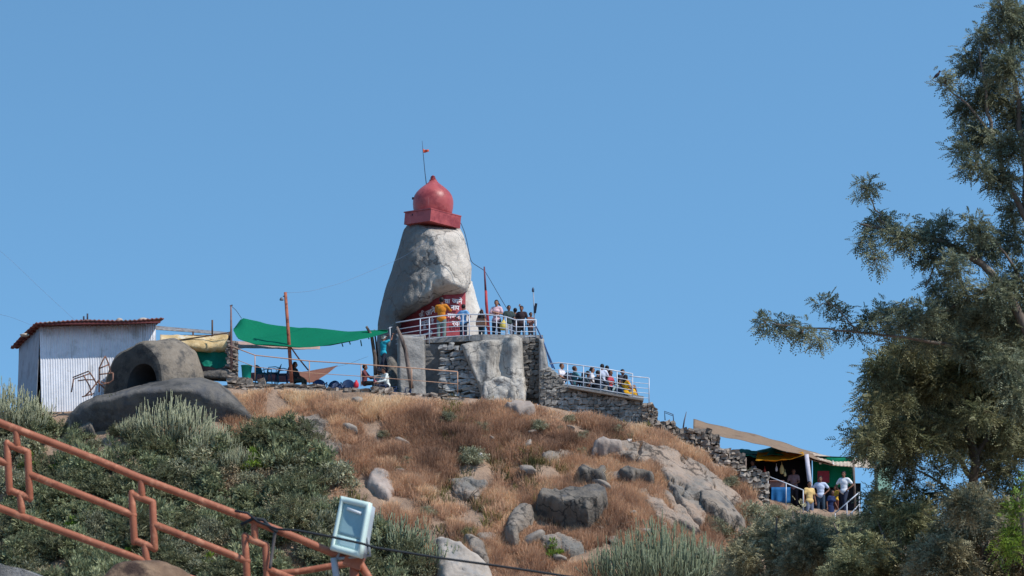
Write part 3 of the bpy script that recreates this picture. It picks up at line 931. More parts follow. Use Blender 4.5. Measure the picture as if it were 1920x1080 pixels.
cable('dark hose falling from the platform corner to the walkway', [(1005, 612), (1014, 630), (1024, 655), (1040, 692)], 98.5, .03, plain('slate_hose', (64, 86, 124), .55), 'hose', 'hose')
cable('blue plastic pipe beside the dark hose at the platform corner', [(1013, 630), (1022, 648), (1028, 668), (1036, 690)], 98.7, .035, BLUE, 'hose', 'hose')

# ------------------------------------------------------------------ shade net and tarpaulins
def cloth(name, label, cat, corners, m, nu=28, nv=12, sag=.4, wave=.03, th=.008, seed=1, tagit=True, parent=None, sagdir=(0, 0, -1)):
    a, b, c, d = [np.asarray(p, float) for p in corners]     # far-left, far-right, near-right, near-left
    G = np.zeros((nv, nu, 3))
    for i, v in enumerate(np.linspace(0, 1, nv)):
        for j, u in enumerate(np.linspace(0, 1, nu)):
            p = (a * (1 - u) + b * u) * (1 - v) + (d * (1 - u) + c * u) * v
            s_ = 4 * u * (1 - u) * (.55 + .45 * 4 * v * (1 - v)) + .3 * 4 * v * (1 - v)
            p = p + np.array(sagdir) * sag * s_
            G[i, j] = p
    G[..., 2] += wave * fbm(G * 1.7 + seed, seed, 4) * 2
    G[..., 1] += wave * fbm(G * 1.7 + seed + 40, seed + 3, 4) * 2
    o = MB().sheet(G, th).build(name, m, parent)
    return tag(o, label, cat) if tagit else o
def netmat(name, rgb, transl=.5, alpha=.0):
    return plain(name, rgb, .8, .1, transl=transl, scale=14, bump=.006, bscale=20)
NET = netmat('green_shade_net', (14, 150, 112), .55)
net = thing('shade_net', 'large green shade net sagging between mast and shrine rock', 'shade net', P(580, 640, 99))
nt_ = lin((438, 616), (453, 597), (500, 607), (560, 614), (640, 619), (727, 621)); nb_ = lin((438, 619), (446, 634), (480, 646), (560, 651), (620, 647), (680, 635), (727, 623))
g = np.array([[P(x, nt_(x) * (1 - v) + nb_(x) * v + 1.2 * math.sin(x * .05 + 4 * v), 99.9 - 2.2 * v * min(1, (735 - x) / 120 + .1) - .9 * (x - 438) / 290 + .25 * math.sin(math.pi * v)) for x in np.linspace(438, 727, 48)] for v in np.linspace(1, 0, 16)])
g[..., 2] += .03 * fbm(g * 1.5, 3, 3)
g[..., 1] += .10 * fbm(g * np.array([1.2, .3, 3.0]), 33, 4)
MB().sheet(g, .008).build('net_sheet', NET, net)
g = np.array([[P(x, nb_(x) - 13 * (1 - v) * math.sin(math.pi * (x - 436) / 240) - 1 + 2 * v, 98.6 + .8 * v) for x in np.linspace(440, 672, 36)] for v in np.linspace(1, 0, 8)])
MB().sheet(g, .008).build('net_fold', plain('dark_green_net', (10, 112, 84), .8, .1, transl=.3), net)
for x, y, l in ((641, 646, 4), (676, 640, 9), (655, 643, 3), (690, 633, 3)):
    MB().tube([P(x, y - 2, 98.4), P(x + 2, y + l, 98.4)], .025, 5).build('hanging_tie', plain('dark_green_tie', (20, 84, 66), .8), net)
cloth('tarpaulin', 'rolled tan awning edge sticking out under the green net', 'tarpaulin', [P(438, 640, 100.5), P(600, 645, 100.5), P(600, 655, 99.8), P(440, 653, 99.6)], plain('dusty_pink_cloth', (196, 170, 160), .85, transl=.3), sag=.02)
cloth('tarpaulin', 'brown tarpaulin pitched to a peak behind the terrace railing', 'tarpaulin', [P(560, 697, 103), P(634, 685, 103), P(590, 716, 101), P(530, 714, 101)], plain('brown_tarp', (150, 104, 86), .8, transl=.3), sag=.06, wave=.03)
cloth('tarpaulin', 'reddish cloth laid low behind the blue stall chairs', 'tarpaulin', [P(466, 700, 101), P(562, 700, 101), P(562, 716, 100), P(466, 714, 100)], plain('red_brown_cloth', (150, 92, 88), .85, transl=.2), sag=.02, wave=.03)
# awning next to the shed
aw = thing('shed_awning', 'low grey tin awning with a bundled yellowish tarpaulin below it, right of the shed', 'awning', P(370, 700, 98.6))
g = np.array([[P(287 + 145 * u, 611 + 13 * u + (7 - 2 * u) * v, 99.5 - .6 * v + .02 * math.sin(90 * u)) for u in np.linspace(0, 1, 60)] for v in np.linspace(0, 1, 4)])
MB().sheet(g, .02).build('tin_roof', mat('grey_tin', (.18, .175, .17), (.3, .29, .28), scale=5, rough=.6, c3=(.15, .09, .07), c3scale=3), aw)
g = np.array([[P(300 + 128 * u, 634 + 8 * u * (1 - u) - 6 * u * 0 + 24 * math.sin(v * math.pi * .5) - 6 + 8 * u * v, 98.5 - .5 * math.sin(v * math.pi) + .08 * math.sin(9 * u)) for u in np.linspace(0, 1, 36)] for v in np.linspace(0, 1, 14)])
g[..., 1] += .12 * fbm(g * 2.2, 5, 4); g[..., 2] += .06 * fbm(g * 2.5 + 9, 6, 4)
MB().sheet(g, .03).build('rolled_tarpaulin', mat('yellowed_tarp', srgb(176, 146, 96), srgb(214, 190, 146), scale=3, rough=.8, bump=.05, bscale=5, c3=srgb(220, 212, 196), c3scale=1.2), aw)
MB().tube([P(322, 640, 98.1), P(428, 624, 98.1)], .03, 6).build('tie_bar', plain('dark_wood', (86, 66, 54), .8), aw)
for x, b in ((362, 706), (398, 600), (430, 700)):
    y1 = 702 if b > 650 else 630
    MB().tube([P(x, b if b < 650 else 622, 98.5), P(x, y1, 98.5)], .035, 6).build('post', plain('dark_wood', (86, 66, 54), .8), aw)
g = np.array([[P(322 + 112 * u, 628 + 84 * v, 101.0 + .15 * math.sin(7 * u)) for u in np.linspace(0, 1, 20)] for v in np.linspace(0, 1, 6)])
MB().sheet(g[::-1], -.04).build('back_cloth', plain('dark_back_cloth', (58, 50, 58), .9), aw)
cloth('tarpaulin', 'crumpled green tarpaulin hung below the yellowish roll by the stone pier', 'tarpaulin', [P(364, 655, 98.5), P(428, 645, 98.5), P(428, 688, 98.2), P(384, 690, 98.2)],
      plain('teal_green_tarp', (16, 128, 108), .7, transl=.3), sag=.1, wave=.16, seed=4)
MB_ = outline_rock('boulder', [(362, 712), (366, 700), (385, 695), (412, 690), (432, 690), (436, 716)], lambda X, Y: 97.4 + 0 * X, 2, ROCK_DARK, 66, None, edge=8, step=2.5, noise=.1)
tag(MB_, 'flat dark boulder beneath the crumpled green tarpaulin', 'boulder')

# ------------------------------------------------------------------ the tin shed
shed = thing('tin_shed', 'tall corrugated tin shed with a stone weighted roof at the left edge of the hill', 'shed', P(85, 772, 97))
TIN = mat('galvanised_tin', (.62, .635, .68), (.78, .79, .83), scale=2.2, rough=.5, spec=.5, metal=0.0, bump=.006, bscale=5, c3=(.40, .40, .41), c3scale=1.1, c3amt=(.52, .68),
          streak=((.36, .33, .31), (4, 4, .3), (.58, .72)))
fl_b, fl_t = P(86, 785, 97), P(74, 616, 97)
L_ = P(36, 655, 101.2) - fl_t; L_[2] = 0
Ld = L_ / np.linalg.norm(L_)
Fd = np.array([Ld[1], -Ld[0], 0])
def front_len(px):                                  # where the front wall line meets a pixel column
    k = (px - 960) / FPX
    best = min(np.linspace(0, 8, 1601), key=lambda t: abs(project(fl_t + Fd * t)[0] - px))
    return best
W_ = front_len(291)
ncol = int(W_ / .1 * 8)
ztl, ztr = P(74, 613, 97)[2], P(290, 607, 97 + Fd[1] * W_)[2]
zb = P(86, 800, 97)[2]
def corr(p0, d, nrm, w, z0, z1f, amp=.014, per=.1, n=400, lean=0.0, rows=9):
    u = np.linspace(0, w, n)
    G = np.zeros((rows, n, 3))
    for i, v in enumerate(np.linspace(0, 1, rows)):
        off = amp * np.sin(u / per * 2 * math.pi)
        G[i] = p0 + u[:, None] * d + off[:, None] * nrm
        G[i, :, 2] = z0 + v * (z1f(u) - z0)
        G[i] += (lean * (1 - v)) * d
        dent = .02 * fbm(np.stack([u * .8, np.full_like(u, v * 3), np.zeros_like(u)], -1), 3, 3)
        G[i] += dent[:, None] * nrm
    return G
fn = -Ld
G = corr(fl_t, Fd, fn, W_, zb, lambda u: ztl + (ztr - ztl) * u / W_, n=ncol, lean=.22)
MB().sheet(G, -.01).build('front_wall', TIN, shed)
Ll = np.linalg.norm(L_)
zlr = P(38, 650, 101.2)[2]
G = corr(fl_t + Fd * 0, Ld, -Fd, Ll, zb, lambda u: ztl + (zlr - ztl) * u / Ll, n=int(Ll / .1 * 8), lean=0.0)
MB().sheet(G, .01).build('side_wall', mat('shaded_side_tin', (.30, .33, .38), (.38, .41, .46), scale=2, rough=.6, bump=.006, c3=(.26, .27, .3), c3scale=1.2), shed)  # darker copy of the tin, this wall's shade put into its colour
G = corr(fl_t + L_, Fd, Ld, W_, zb, lambda u: zlr + (ztr - ztl) * u / W_, n=200)
MB().sheet(G, .01).build('rear_wall', TIN, shed)
G = corr(fl_t + Fd * W_, Ld, Fd, Ll, zb, lambda u: ztr + (zlr - ztl) * u / Ll, n=200)
MB().sheet(G, .01).build('side_wall', TIN, shed)
# roof with an overhang
nr = 120
RG = np.zeros((10, nr, 3))
for i, v in enumerate(np.linspace(-.92, Ll + .3, 10)):
    for j, u in enumerate(np.linspace(-.3, W_ + .12, nr)):
        p = fl_t + Fd * u + Ld * v
        p[2] = ztl + (ztr - ztl) * u / W_ + (zlr - ztl) * v / Ll + .05 + .02 * math.sin(u * 2 * math.pi / .18) + .03 * math.sin(u * 1.7 + v)
        RG[i, j] = p
MB().sheet(RG, .05).build('roof', mat('rusty_roof_tiles', srgb(104, 62, 60), srgb(140, 92, 84), scale=4, rough=.85, bump=.02, c3=srgb(84, 74, 74), c3scale=2), shed)
for k in range(9):
    v = -.4 + k * (Ll + .4) / 8
    a = fl_t + Ld * v - Fd * .34; a[2] = ztl + (zlr - ztl) * v / Ll - .02
    MB().beam(a, a + Fd * .5, .07, .09).build('rafter', plain('dark_red_wood', (98, 52, 52), .8), shed, smooth=False)
MB().beam(fl_t - Ld * .85 - Fd * .2 + np.array([0, 0, 0.05]), fl_t - Ld * .85 + Fd * W_ + np.array([0, 0, (ztr - ztl)]), .05, .07).build('fascia', plain('dark_red_wood', (98, 52, 52), .8), shed, smooth=False)
for k, (px, pyy, w, hgt, col) in enumerate(((92, 607, .18, .10, 0), (46, 628, .2, .07, 0), (133, 609, .16, .06, 0), (165, 604, .34, .11, 1), (224, 602, .14, .13, 0), (254, 604, .16, .08, 0), (269, 601, .22, .13, 0))):
    u = front_len(px) if px > 74 else 0
    p = P(px, pyy, 97 + Fd[1] * u + .1)
    boulder('roof_stone', ['pale stone lying at the left front end of the shed roof', 'flat stone on the sloping left edge of the shed roof', 'thin flat stone next to the leftmost roof stone', 'wide dark stone under the two stub pipes on the shed roof',
            'round tan stone alone in the middle right of the shed roof', 'small stone touching the big reddish roof stone', 'big reddish stone at the right end of the shed roof'][k], p, (w, w * .8, hgt),
            mat('dark_roof_stone', (.12, .11, .1), (.2, .18, .16), bump=.02) if col else mat('tan_roof_stone', (.36, .29, .23), (.5, .42, .35), bump=.02), 70 + k, sub=3, cat='stone', group='stones weighing down the shed roof')
mb = MB().tube([P(157, 605, 97.9), P(157, 593, 97.9)], .035, 8)
tag(mb.build('stub_pipe', plain('dark_stub', (58, 56, 70), .7)), 'shorter dark stub pipe on the shed roof', 'pipe')
mb = MB().tube([P(164, 605, 97.9), P(164, 588, 97.9)], .035, 8)
tag(mb.build('stub_pipe', plain('dark_stub', (58, 56, 70), .7)), 'taller dark stub pipe on the shed roof', 'pipe')
# rusty scrap leaning on the shed
RUSTY = mat('rusty_iron', srgb(112, 84, 74), srgb(150, 112, 96), scale=9, rough=.85, c3=srgb(70, 50, 46), c3scale=6)
t = thing('metal_frame', 'rusty table frame of bent tubes lying before the tin shed', 'scrap frame', P(160, 742, 96.2))
Yt = 96.2
for nm, pts in (('frame_tube', [(136, 708), (166, 696), (170, 700), (138, 711)]), ('leg', [(156, 703), (168, 724), (172, 742)]), ('leg', [(138, 710), (134, 735)]), ('leg', [(168, 698), (176, 710), (182, 722)]), ('brace', [(146, 714), (160, 712), (176, 712)])):
    MB().tube([P(x, y, Yt + .2 * (i % 2)) for i, (x, y) in enumerate(pts)], .028, 6).build(nm, RUSTY, t)
t = thing('metal_frame', 'tall rusty rack frame leaning between the shed and the arched shelter', 'scrap frame', P(195, 735, 96.0))
for nm, pts in (('upright', [(186, 735), (186, 690), (197, 668)]), ('upright', [(208, 700), (203, 680), (197, 668)]), ('crossbar', [(186, 691), (205, 683)]), ('crossbar', [(187, 702), (212, 699)]), ('crossbar', [(188, 722), (208, 716)]),
                ('stray_bar', [(182, 715), (196, 728)]), ('stray_bar', [(160, 742), (170, 732), (186, 712)]), ('hoop', [(190, 716), (203, 720), (212, 712), (212, 700)]), ('stray_bar', [(154, 744), (176, 738)])):
    MB().tube([P(x, y, 95.9 + .25 * (i % 2)) for i, (x, y) in enumerate(pts)], .03, 6).build(nm, RUSTY, t)

# ------------------------------------------------------------------ arched rock shelter and the large boulders on the left
sh = thing('rock_shelter', 'grey rounded stone shelter with a dark arched mouth, right of the shed', 'shelter', P(290, 722, 97))
c0 = P(262, 722, 96.4)
ax = np.array([.62, .78, 0.0])                       # the way the vault runs
ux = np.array([.78, -.62, 0.0])
na = 40
th_ = np.linspace(0, math.pi, na)
def vault(s_, kx, kz, shift, z0=-.25):
    x = np.cos(th_) * 1.36 * kx
    z = np.sin(th_) ** .8 * 1.95 * kz + z0
    x = np.where(x < 0, x * 1.6, x)                 # drawn out to the left
    w = .17 * fbm(np.stack([x, z, np.full_like(x, s_)], -1) * 1.4, 12, 3)
    return c0 + ax * s_ + ux * (x + shift)[:, None] + np.array([0, 0, 1.0]) * (z + w)[:, None]
Gv = np.array([vault(0, .93, .93, 0), vault(.03, .98, .97, 0), vault(.2, 1.04, 1.03, .04), vault(.7, 1.1, 1.12, .12), vault(1.4, 1.08, 1.14, .2), vault(2.0, .95, 1.05, .25), vault(2.6, .6, .7, .3), vault(2.9, .2, .2, .3)])
MB().grid(Gv).build('vault', mat('cement_rock', (.175, .145, .112), (.26, .22, .175), scale=2.5, bump=.05, bscale=8, c3=(.09, .082, .074), c3scale=1.5), sh)
arch = []
for a in th_:
    x = math.cos(a) * .86 + .12; z = max(0.0, math.sin(a)) ** .75 * 1.1 - .25
    arch.append(c0 + ux * x + np.array([0, 0, 1.0]) * z)
arch = np.array(arch)
outer = vault(0, .93, .93, 0)
Gf = np.array([outer * (1 - k) + arch * k + (-ax * .05 * math.sin(math.pi * k)) for k in np.linspace(0, 1, 8)])
FACE = mat('shaded_cement_rock', (.045, .042, .038), (.085, .078, .068), scale=2.5, bump=.05, bscale=8, c3=(.03, .03, .03), c3scale=1.5)  # darkened copy of the cement rock, the front's shade in its colour
mb = MB().grid(Gf)
mb.build('front_wall', FACE, sh)
Gt = np.array([arch + ax * k for k in np.linspace(0, 2.2, 5)] + [np.repeat((arch.mean(0) + ax * 2.3)[None], na, 0)])
MB().grid(Gt).build('arched_mouth', mat('mouth_shade_rock', (.05, .05, .052), (.08, .08, .08), scale=3), sh)  # near-black colour paints the shade inside the mouth

def big_front(X, Y):
    s_ = mpp(95)
    lower = 94.3 + .55 * (Y - 735) * s_ + .05 * (X - 330) * s_ * 0            # overhanging dark front
    right = 94.5 + .42 * (X - 415) * s_ + .35 * (760 - Y) * s_
    left = 94.6 - .35 * (X - 200) * s_
    top = 94.4 + 1.9 * (728 - Y) * s_ + 0 * X
    return np.clip(smax(smax(lower, right, .2), smax(left, top, .3), .25), 93.6, 97.5)
o = outline_rock('boulder', [(128, 800), (132, 775), (150, 757), (180, 742), (205, 738), (240, 728), (285, 715), (330, 706), (375, 707), (408, 716), (432, 733), (455, 755), (478, 775), (494, 792), (503, 815), (508, 850), (500, 880), (300, 890), (150, 850)],
                 big_front, 3.6, mat('big_dark_granite', (.115, .106, .097), (.21, .19, .165), scale=1.4, bump=.07, bscale=4, c3=(.062, .06, .058), c3scale=.7, c3amt=(.46, .6),
                 streak=((.09, .09, .095), (1.3, 1.3, .2), (.5, .64))), 91, None, edge=13, step=3, noise=.3, nscale=.6)
tag(o, 'huge dark rounded boulder below the arched shelter, left of the dry grass', 'boulder')
patch_rock('boulder', 'pale sloping granite slab at the top of the green shrubs', [(548, 782), (585, 778), (622, 788), (636, 812), (640, 850), (606, 868), (568, 855), (544, 820)], .28, ROCK, 5, edge=20)
patch_rock('boulder', 'pinkish rounded boulder alone in the middle of the dry grass', [(688, 892), (705, 885), (722, 888), (738, 905), (745, 928), (730, 940), (704, 930), (690, 912)], .42, mat('rosy_granite', (.32, .25, .21), (.43, .35, .3), scale=2, bump=.05, c3=(.27, .24, .22), c3scale=1.5), 9, edge=16)
patch_rock('boulder', 'pale pointed boulder at the bottom edge, right of the floodlight', [(818, 1030), (838, 1018), (870, 1034), (900, 1060), (930, 1095), (930, 1120), (830, 1120), (815, 1060)], .7, mat('pale_granite', (.33, .28, .235), (.44, .385, .33), scale=1.6, bump=.05, c3=(.3, .28, .26), c3scale=1.2), 15, edge=20)
patch_rock('boulder', 'grey boulder just behind the pale pointed one', [(868, 1012), (886, 1008), (908, 1028), (922, 1060), (905, 1068), (880, 1040)], .5, ROCK, 17, edge=14)
patch_rock('boulder', 'upright grey outcrop half hidden in grass left of the large dark block', [(948, 985), (960, 962), (985, 955), (1002, 962), (996, 985), (975, 1005), (965, 1025), (950, 1020)], .6, ROCK, 19, edge=14)
patch_rock('boulder', 'large dark block with an undercut base in the grass', [(1003, 960), (1012, 948), (1040, 942), (1082, 938), (1110, 936), (1136, 944), (1142, 956), (1122, 978), (1100, 996), (1070, 994), (1030, 978), (1006, 972)], 1.15, ROCK_DARK, 23, edge=9, lean=-.9, cut=True)
patch_rock('boulder', 'small dark block, left one of the two under the pink slab', [(1082, 898), (1090, 889), (1132, 892), (1135, 912), (1112, 916), (1090, 910)], .7, ROCK_DARK, 25, edge=8, lean=-.5)
patch_rock('boulder', 'long dark block lying right of the small dark one', [(1142, 898), (1165, 891), (1205, 890), (1226, 902), (1224, 917), (1195, 915), (1160, 908)], .7, ROCK_DARK, 27, edge=8, lean=-.5)
patch_rock('bedrock_outcrop', 'broad cracked pinkish granite face under the rubble wall', [(1105, 842), (1150, 832), (1205, 836), (1245, 842), (1290, 858), (1330, 880), (1352, 902), (1388, 930), (1400, 955), (1370, 950), (1345, 955), (1325, 950), (1330, 985), (1310, 990), (1282, 960), (1262, 930), (1250, 912), (1225, 880), (1190, 872), (1150, 864), (1112, 856)],
           .34, ROCK_PINK, 33, edge=9, step=2.2, cracks=.16, cat='rock')
patch_rock('boulder', 'grey slab with a deep shadow at the right foot of the pink rock face', [(1300, 925), (1345, 935), (1380, 962), (1396, 990), (1390, 1008), (1362, 995), (1335, 985), (1310, 960)], .6, ROCK, 37, edge=10, lean=-.4)
patch_rock('boulder', 'small weathered ledge left of the pink rock face', [(1108, 846), (1130, 842), (1165, 848), (1172, 862), (1140, 866), (1112, 858)], .7, mat('brown_granite', (.26, .21, .18), (.36, .30, .26), scale=2, bump=.05), 39, edge=9)
patch_rock('boulder', 'low grey stone in the grass at the foot of the plastered buttress', [(938, 765), (965, 757), (996, 762), (1002, 776), (970, 782), (945, 778)], .45, mat('brown_granite', (.26, .21, .18), (.36, .30, .26), scale=2, bump=.05), 49, edge=9)
patch_rock('boulder', 'grey half buried stone among the shrubs below the tin shed', [(128, 802), (150, 792), (175, 800), (178, 818), (150, 826), (132, 818)], .4, ROCK_DARK, 51, edge=9)

# ------------------------------------------------------------------ dry grass
def attr_mat(name, stops, rough=.9, transl=.25, island=.18):
    """colour runs along the stops with the mesh attribute 'tone' (the plant's own colour: base, stem, dry tip)"""
    m = bpy.data.materials.new(name)
    m.use_nodes = True
    N, L = m.node_tree.nodes, m.node_tree.links
    b = N['Principled BSDF']
    b.inputs['Roughness'].default_value = rough
    b.inputs['Specular IOR Level'].default_value = .15
    at = N.new('ShaderNodeAttribute'); at.attribute_name = 'tone'
    rp = N.new('ShaderNodeValToRGB')
    while len(rp.color_ramp.elements) < len(stops): rp.color_ramp.elements.new(.5)
    for e, (p, c) in zip(rp.color_ramp.elements, stops):
        e.position = p; e.color = (*c, 1)
    L.new(at.outputs['Fac'], rp.inputs[0])
    g = N.new('ShaderNodeNewGeometry')
    mr = N.new('ShaderNodeMapRange')
    mr.inputs[3].default_value, mr.inputs[4].default_value = 1 - island, 1 + island
    L.new(g.outputs['Random Per Island'], mr.inputs[0])
    cb = N.new('ShaderNodeCombineColor')
    for k in range(3): L.new(mr.outputs[0], cb.inputs[k])
    mx = N.new('ShaderNodeMix'); mx.data_type = 'RGBA'; mx.blend_type = 'MULTIPLY'; mx.inputs[0].default_value = 1
    L.new(rp.outputs[0], mx.inputs[6]); L.new(cb.outputs[0], mx.inputs[7])
    L.new(mx.outputs[2], b.inputs['Base Color'])
    tr = N.new('ShaderNodeBsdfTranslucent'); L.new(mx.outputs[2], tr.inputs['Color'])
    ms = N.new('ShaderNodeMixShader'); ms.inputs[0].default_value = transl
    L.new(b.outputs[0], ms.inputs[1]); L.new(tr.outputs[0], ms.inputs[2]); L.new(ms.outputs[0], N['Material Output'].inputs[0])
    return m

GREEN_ZONE = [(-60, 1200), (-60, 790), (60, 778), (140, 800), (230, 800), (350, 812), (470, 826), (505, 800), (545, 800), (568, 850), (600, 868), (640, 905), (650, 960), (700, 1000), (790, 1050), (830, 1200)]

def grass(n, seed, name, label, region, tone_fn, hgt, nblade, spread, m, width=.014, lean=.55):
    rs = np.random.default_rng(seed)
    x = rs.uniform(-14.5, 13.5, n * 6); d = rs.uniform(-.05, 15, n * 6)
    y = YC - d
    z = HF(x, y)
    px, py = project(np.stack([x, y, z], -1))
    ok = region(px, py, x, y, rs)
    for poly in ROCK_POLYS:
        ins = inpoly(px, py, poly)
        ok &= ~(ins & (distpoly(px, py, poly) > 4 + 6 * rs.random(len(px)) + 30 * np.clip(fbm(np.stack([x * .9, y * .9, z], -1), 77, 3) - .02, 0, 1)))
    idx = np.where(ok)[0][:n]
    x, y, z, px, py = x[idx], y[idx], z[idx], px[idx], py[idx]
    k = len(idx)
    tone = tone_fn(px, py, np.stack([x, y, z], -1), rs)
    sc_ = hgt[0] + (hgt[1] - hgt[0]) * np.clip(.45 + 1.3 * fbm(np.stack([x * 1.1, y * 1.1, z * .6], -1), seed, 2) + .25 * rs.normal(size=k), 0, 1)
    sc_ = sc_ * np.clip(np.where(px < 885, .35, .55) + (YC - y) * .55, .3, 1)
    B = nblade
    az = rs.uniform(0, 2 * np.pi, (k, B)); rad = rs.random((k, B)) ** .5 * spread
    bx = x[:, None] + rad * np.cos(az); by = y[:, None] + rad * np.sin(az)
    bz = z[:, None] + TANS * (by - y[:, None]) - .04
    la = az + rs.normal(size=(k, B)) * .7
    ln = lean * rs.random((k, B)) * (0.4 + rad / spread)
    L_ = sc_[:, None] * rs.uniform(.55, 1.1, (k, B))
    hx, hy = np.cos(la) * ln, np.sin(la) * ln
    wa = rs.uniform(0, np.pi, (k, B))
    wx, wy = np.cos(wa) * width * .5, np.sin(wa) * width * .5
    base = np.stack([bx, by, bz], -1)
    mid = base + np.stack([hx * L_ * .35, hy * L_ * .35, L_ * .55], -1)
    tip = base + np.stack([hx * L_, hy * L_, L_ * (1 - .35 * ln)], -1)
    w = np.stack([wx, wy, np.zeros_like(wx)], -1)
    V = np.stack([base - w, base + w, mid + w * 1.1, mid - w * 1.1, tip], 2).reshape(-1, 3)
    nb = k * B
    q = np.arange(nb)[:, None] * 5
    T = np.concatenate([q + np.array([0, 1, 2]), q + np.array([0, 2, 3]), q + np.array([3, 2, 4])])
    o = flatmesh(name, V, T, 3, m)
    tt = np.repeat(tone, B)[:, None] + rs.normal(size=(nb, 1)) * .05 + np.array([[-.26, -.26, 0, 0, .10]])
    a = o.data.attributes.new('tone', 'FLOAT', 'POINT')
    a.data.foreach_set('value', np.clip(tt, 0, 1).astype(np.float32).ravel())
    return tag(o, label, None, None, 'stuff')

GRASSM = attr_mat('dry_grass', [(0.0, srgb(100, 76, 64)), (.3, srgb(172, 135, 110)), (.55, srgb(214, 174, 141)), (.8, srgb(232, 200, 160)), (1.0, srgb(244, 226, 194))], transl=.35)
def reg_main(px, py, x, y, rs):
    g = inpoly(px + rs.normal(size=len(px)) * 9, py + rs.normal(size=len(px)) * 9, GREEN_ZONE)
    n = fbm(np.stack([x * .75, y * .75, np.zeros_like(x)], -1), 55, 3)
    bush = (px > 1400 + (1010 - py) * .5) & (py > 955)
    return (~g) & (py < 1130) & (py > 690) & (px > 425) & (px < 1470) & (n > -.30 + .30 * rs.random(len(px))) & (YC - y > np.where(px < 885, .3, .06) + .3 * rs.random(len(px))) & ~bush
def tone_main(px, py, p, rs):
    n = fbm(p * .55, 61, 3); n2 = fbm(p * 1.8, 62, 2)
    straw = np.clip((790 - py) / 50, 0, 1) * np.clip((880 - px) / 120, 0, 1)
    dark = np.exp(-((px - 930) / 260) ** 2 - ((py - 825) / 46) ** 2)
    return np.clip(.46 + .30 * n + .28 * n2 + .26 * straw - .34 * dark + rs.normal(size=len(px)) * .07, 0, 1)
grass(18000, 101, 'dry_grass', 'dense reddish brown dry grass covering the hillside', reg_main, tone_main, (.10, .58), 30, .16, GRASSM)
def reg_tus(px, py, x, y, rs):
    p3 = np.stack([x * .9, y * .9, np.zeros_like(x)], -1)
    return reg_main(px, py, x, y, rs) & (py < 890 + 60 * rs.random(len(px))) & (fbm(p3, 66, 2) > -.15)
grass(2300, 105, 'dry_grass_tussocks', 'pale dry grass tussocks with dark hollows between them', reg_tus, lambda px, py, p, rs: np.clip(tone_main(px, py, p, rs) + .12, 0, 1), (.35, .62), 80, .22, GRASSM, lean=.95)
def reg_low(px, py, x, y, rs):
    return (px > -40) & (px < 1500) & (py < 1140) & inpoly(px, py, GREEN_ZONE) & (rs.random(len(px)) < .7)
grass(2200, 102, 'dry_grass', 'sparse dry grass between the green shrubs', reg_low, lambda px, py, p, rs: np.clip(.5 + .2 * fbm(p * .6, 4, 2), 0, 1), (.15, .4), 22, .15, GRASSM)
WEED = attr_mat('weeds', [(0, srgb(62, 62, 42)), (.5, srgb(108, 104, 62)), (1, srgb(150, 138, 84))])
def reg_weed(px, py, x, y, rs):
    n = fbm(np.stack([x * .5, y * .5, np.zeros_like(x)], -1), 91, 3)
    return (px > 560) & (px < 1450) & (py > 740) & (py < 1120) & ~inpoly(px, py, GREEN_ZONE) & (n > .12) & (rs.random(len(px)) < .5)
grass(900, 103, 'dry_weeds', 'olive dry weeds scattered through the brown grass', reg_weed, lambda px, py, p, rs: np.clip(.5 + .3 * rs.normal(size=len(px)), 0, 1), (.2, .5), 26, .2, WEED, width=.022, lean=.9)

# ------------------------------------------------------------------ leaves
def leaf_quads(c, d, n, L, W, fold=.25):
    """leaf blades: base at c, pointing along d, lying roughly across n"""
    d = d / (np.linalg.norm(d, axis=1, keepdims=True) + 1e-9)
    s_ = np.cross(d, n); s_ /= np.linalg.norm(s_, axis=1, keepdims=True) + 1e-9
    u = np.cross(s_, d)
    L = np.broadcast_to(L, (len(c),))[:, None]; W = np.broadcast_to(W, (len(c),))[:, None]
    a = c; m1 = c + d * L * .45 + s_ * W * .5 + u * W * fold; m2 = c + d * L * .45 - s_ * W * .5 + u * W * fold; t = c + d * L
    V = np.stack([a, m1, t, m2], 1).reshape(-1, 3)
    q = np.arange(len(c))[:, None] * 4
    F = np.concatenate([q + np.array([0, 1, 2]), q + np.array([0, 2, 3])])
    return V, F

def unit(rs, n):
    v = rs.normal(size=(n, 3)); return v / np.linalg.norm(v, axis=1, keepdims=True)

def leafmat(name, rgb1, rgb2, transl=.35, objvar=.2, island=.55, rough=.6):
    return mat(name, srgb(*rgb1), srgb(*rgb2), rough=rough, scale=1.4, island=island, objvar=objvar, transl=transl, spec=.3, detail=3)
LEAF_A = leafmat('shrub_leaf', (110, 120, 88), (166, 168, 130))
LEAF_B = leafmat('grey_green_leaf', (114, 118, 95), (178, 175, 145))
LEAF_C = leafmat('dark_olive_leaf', (90, 98, 72), (142, 140, 108))
LEAF_D = leafmat('lime_leaf', (92, 122, 40), (142, 164, 66))
LEAF_T = leafmat('tree_leaf', (80, 92, 76), (140, 143, 115), transl=.3)
LEAF_T2 = leafmat('olive_tree_leaf', (104, 114, 82), (168, 164, 124), transl=.3)
LEAF_T3 = leafmat('brown_olive_leaf', (116, 116, 88), (184, 174, 140), transl=.3)
TWIG = mat('twig_bark', srgb(84, 70, 58), srgb(126, 110, 94), scale=12, rough=.9)
BARK = mat('grey_bark', srgb(86, 76, 68), srgb(132, 120, 108), scale=7, rough=.9, bump=.01, stretch=(1, 1, .25))

